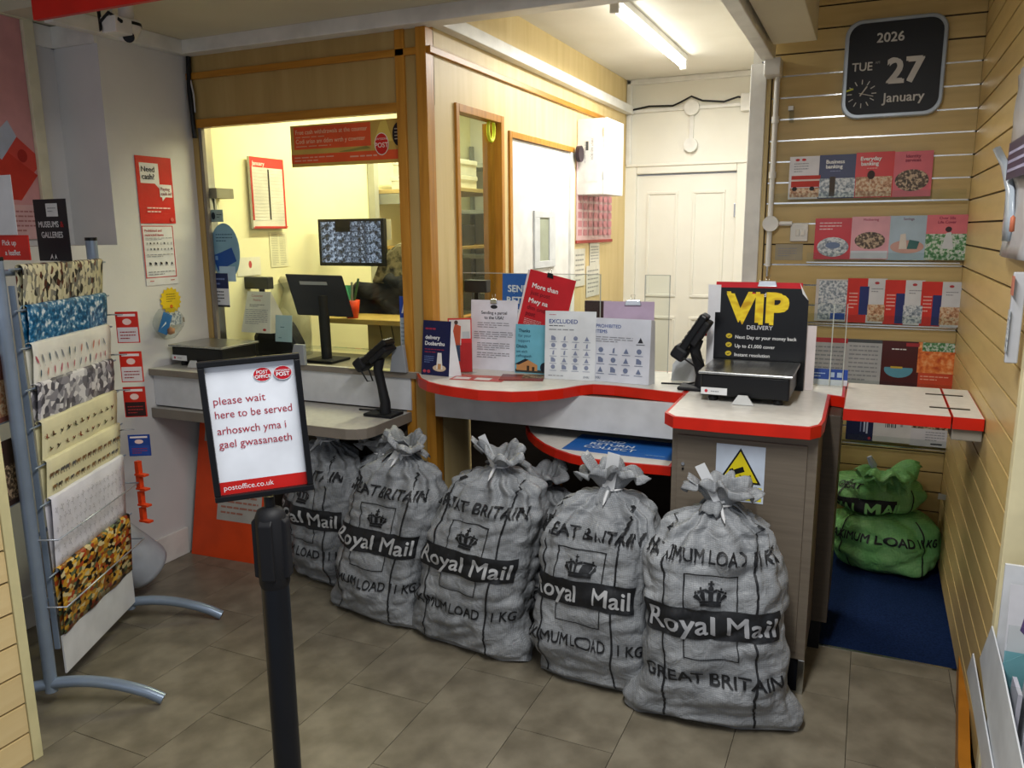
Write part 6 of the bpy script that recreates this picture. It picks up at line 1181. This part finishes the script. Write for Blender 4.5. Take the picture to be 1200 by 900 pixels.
h2 = MB(); pts = [at(x, y, X=.35) for x, y in ((1168, 176), (1178, 196), (1184, 225), (1184, 255), (1180, 282))]; vs = []
for i, p in enumerate(pts):
    for k in range(5): vs.append(p + V((-.012 * math.sin(k / 4 * PI), -.11 * (k / 4) * (1.0 - .1 * i), .0)))
h2.add(vs, [(i * 5 + k, i * 5 + k + 1, (i + 1) * 5 + k + 1, (i + 1) * 5 + k) for i in range(len(pts) - 1) for k in range(4)], '#a9b4c0:.2', True); b = MB(); o = tag(h2.build('curled_packet'), 'long curled clear packet with orange contents on the right slatted wall', 'packet'); sd = o.modifiers.new('s', 'SOLIDIFY'); sd.thickness = .006
mb = MB(); c = at(1185, 262, X=.325); mb.lathe([(0, -.022), (.006, -.02), (.006, .015), (0, .022)], '#b8694c:.5', 10, (c.x, c.y - .02, c.z)); tag(mb.build('orange_sticks'), 'small orange sticks inside the curled packet', 'sticks')
h3 = thing('hanging_card_pack', 'tall grey patterned card pack hanging below the clear bag at right edge', 'packet', (.36, 2.6, 1.2)); a, b = at(1188, 325, X=.35), at(1184, 430, X=.35)
bx(.345, .375, 2.46, a.y - .02, b.z, 1.50, '#b0b2b8:.3').build('pack', h3, bevel=.003); bx(.3435, .345, 2.48, a.y - .06, 1.44, 1.49, '#b06a58').build('top_print', h3); bx(.3435, .345, 2.48, a.y - .05, b.z + .03, 1.40, 'ph_cool').build('printed_photo', h3)
# white leaflet dispenser in the lower right corner
dp = thing('leaflet_dispenser', 'white tiered leaflet dispenser with slanted side panels at the lower right corner', 'dispenser', (.5, 2.1, 0))
P3 = lambda lst, X: [(at(x, y, X=X).y, at(x, y, X=X).z) for x, y in lst]
for X, lst, c_ in ((.362, [(1138, 765), (1131, 787), (1150, 905), (1162, 905)], '#c9ced4:.35'), (.368, [(1160, 733), (1146, 771), (1163, 905), (1197, 905), (1172, 782)], '#cbd0d6:.35')):
    yz = P3(lst, X); mb = MB(); mb.slab(V((X + .004, 0, 0)), V((0, 1, 0)), V((0, 0, 1)), yz, .004, c_); 
    o = mb.build('side_panel', dp, bevel=.001)
for k, (z, y, lb) in enumerate(((.60, 2.15, 'tall'), (.72, 2.24, 'upper'))):
    bx(.385, .75, y - .02, y - .016, z - .34, z - .10, 'acrylic').build('tier_front', dp); bx(.385, .75, y - .015, y + .08, z - .345, z - .335, '#cbd0d6').build('tier_base', dp)
bx(.38, .75, 2.33, 2.34, .0, .74, '#d3d6da:.35').build('back_panel', dp); bx(.378, .75, 1.85, 2.33, .0, .20, '#c9ced4:.35').build('base', dp)
rn = random.Random(5)
for k in range(11):
    x = .40 + k * .022; mb = MB(); hh = .21 + rn.uniform(-.01, .01); mb.T = Matrix.Translation((x, 2.13, .27)) @ Matrix.Rotation(rn.uniform(-.05, .05), 4, 'Y'); mb.box(0, .010, 0, .09, 0, hh, ('#bfbcc8', '#c8c6ce', '#a8a4b4')[k % 3] + ':.4')
    tag(mb.build('leaflet'), 'thin pale leaflet packed on edge among others in the lower dispenser tier', 'leaflet', 'leaflets packed on edge in the dispenser')
fr = (V((.392, 2.27, .40)), V((1, 0, 0)), V((-.0, .12, 1)).normalized(), .10, .30); sheet('leaflet', 'white leaflet with purple figures at the left of the dispenser top tier', 'leaflet', fr, '#d0d0d6', [('p', [(.3, .6), (.5, .95), (.6, .9), (.45, .55)], '#5c4a78'), ('p', [(.5, .5), (.7, .8), (.8, .7), (.6, .45)], '#6c5a84'), ('r', 0, 0, 1, .4, '#7ab0bc')])
fr = (V((.44, 2.235, .42)), V((.8, 0, .6)).normalized(), V((-.6, .1, .8)).normalized(), .10, .10); sheet('leaflet', 'teal diamond-turned leaflet in the dispenser', 'leaflet', fr, '#6fa3ae', [('e', .5, .4, .12, .12, '#b0d0d4')])
fr = (V((.50, 2.29, .45)), V((1, 0, 0)), V((0, .1, 1)).normalized(), .12, .34); sheet('leaflet', 'tall white leaflet at the back right of the dispenser', 'leaflet', fr, '#d4d2da', [('r', .1, .6, .9, .95, 'ph_cool')])
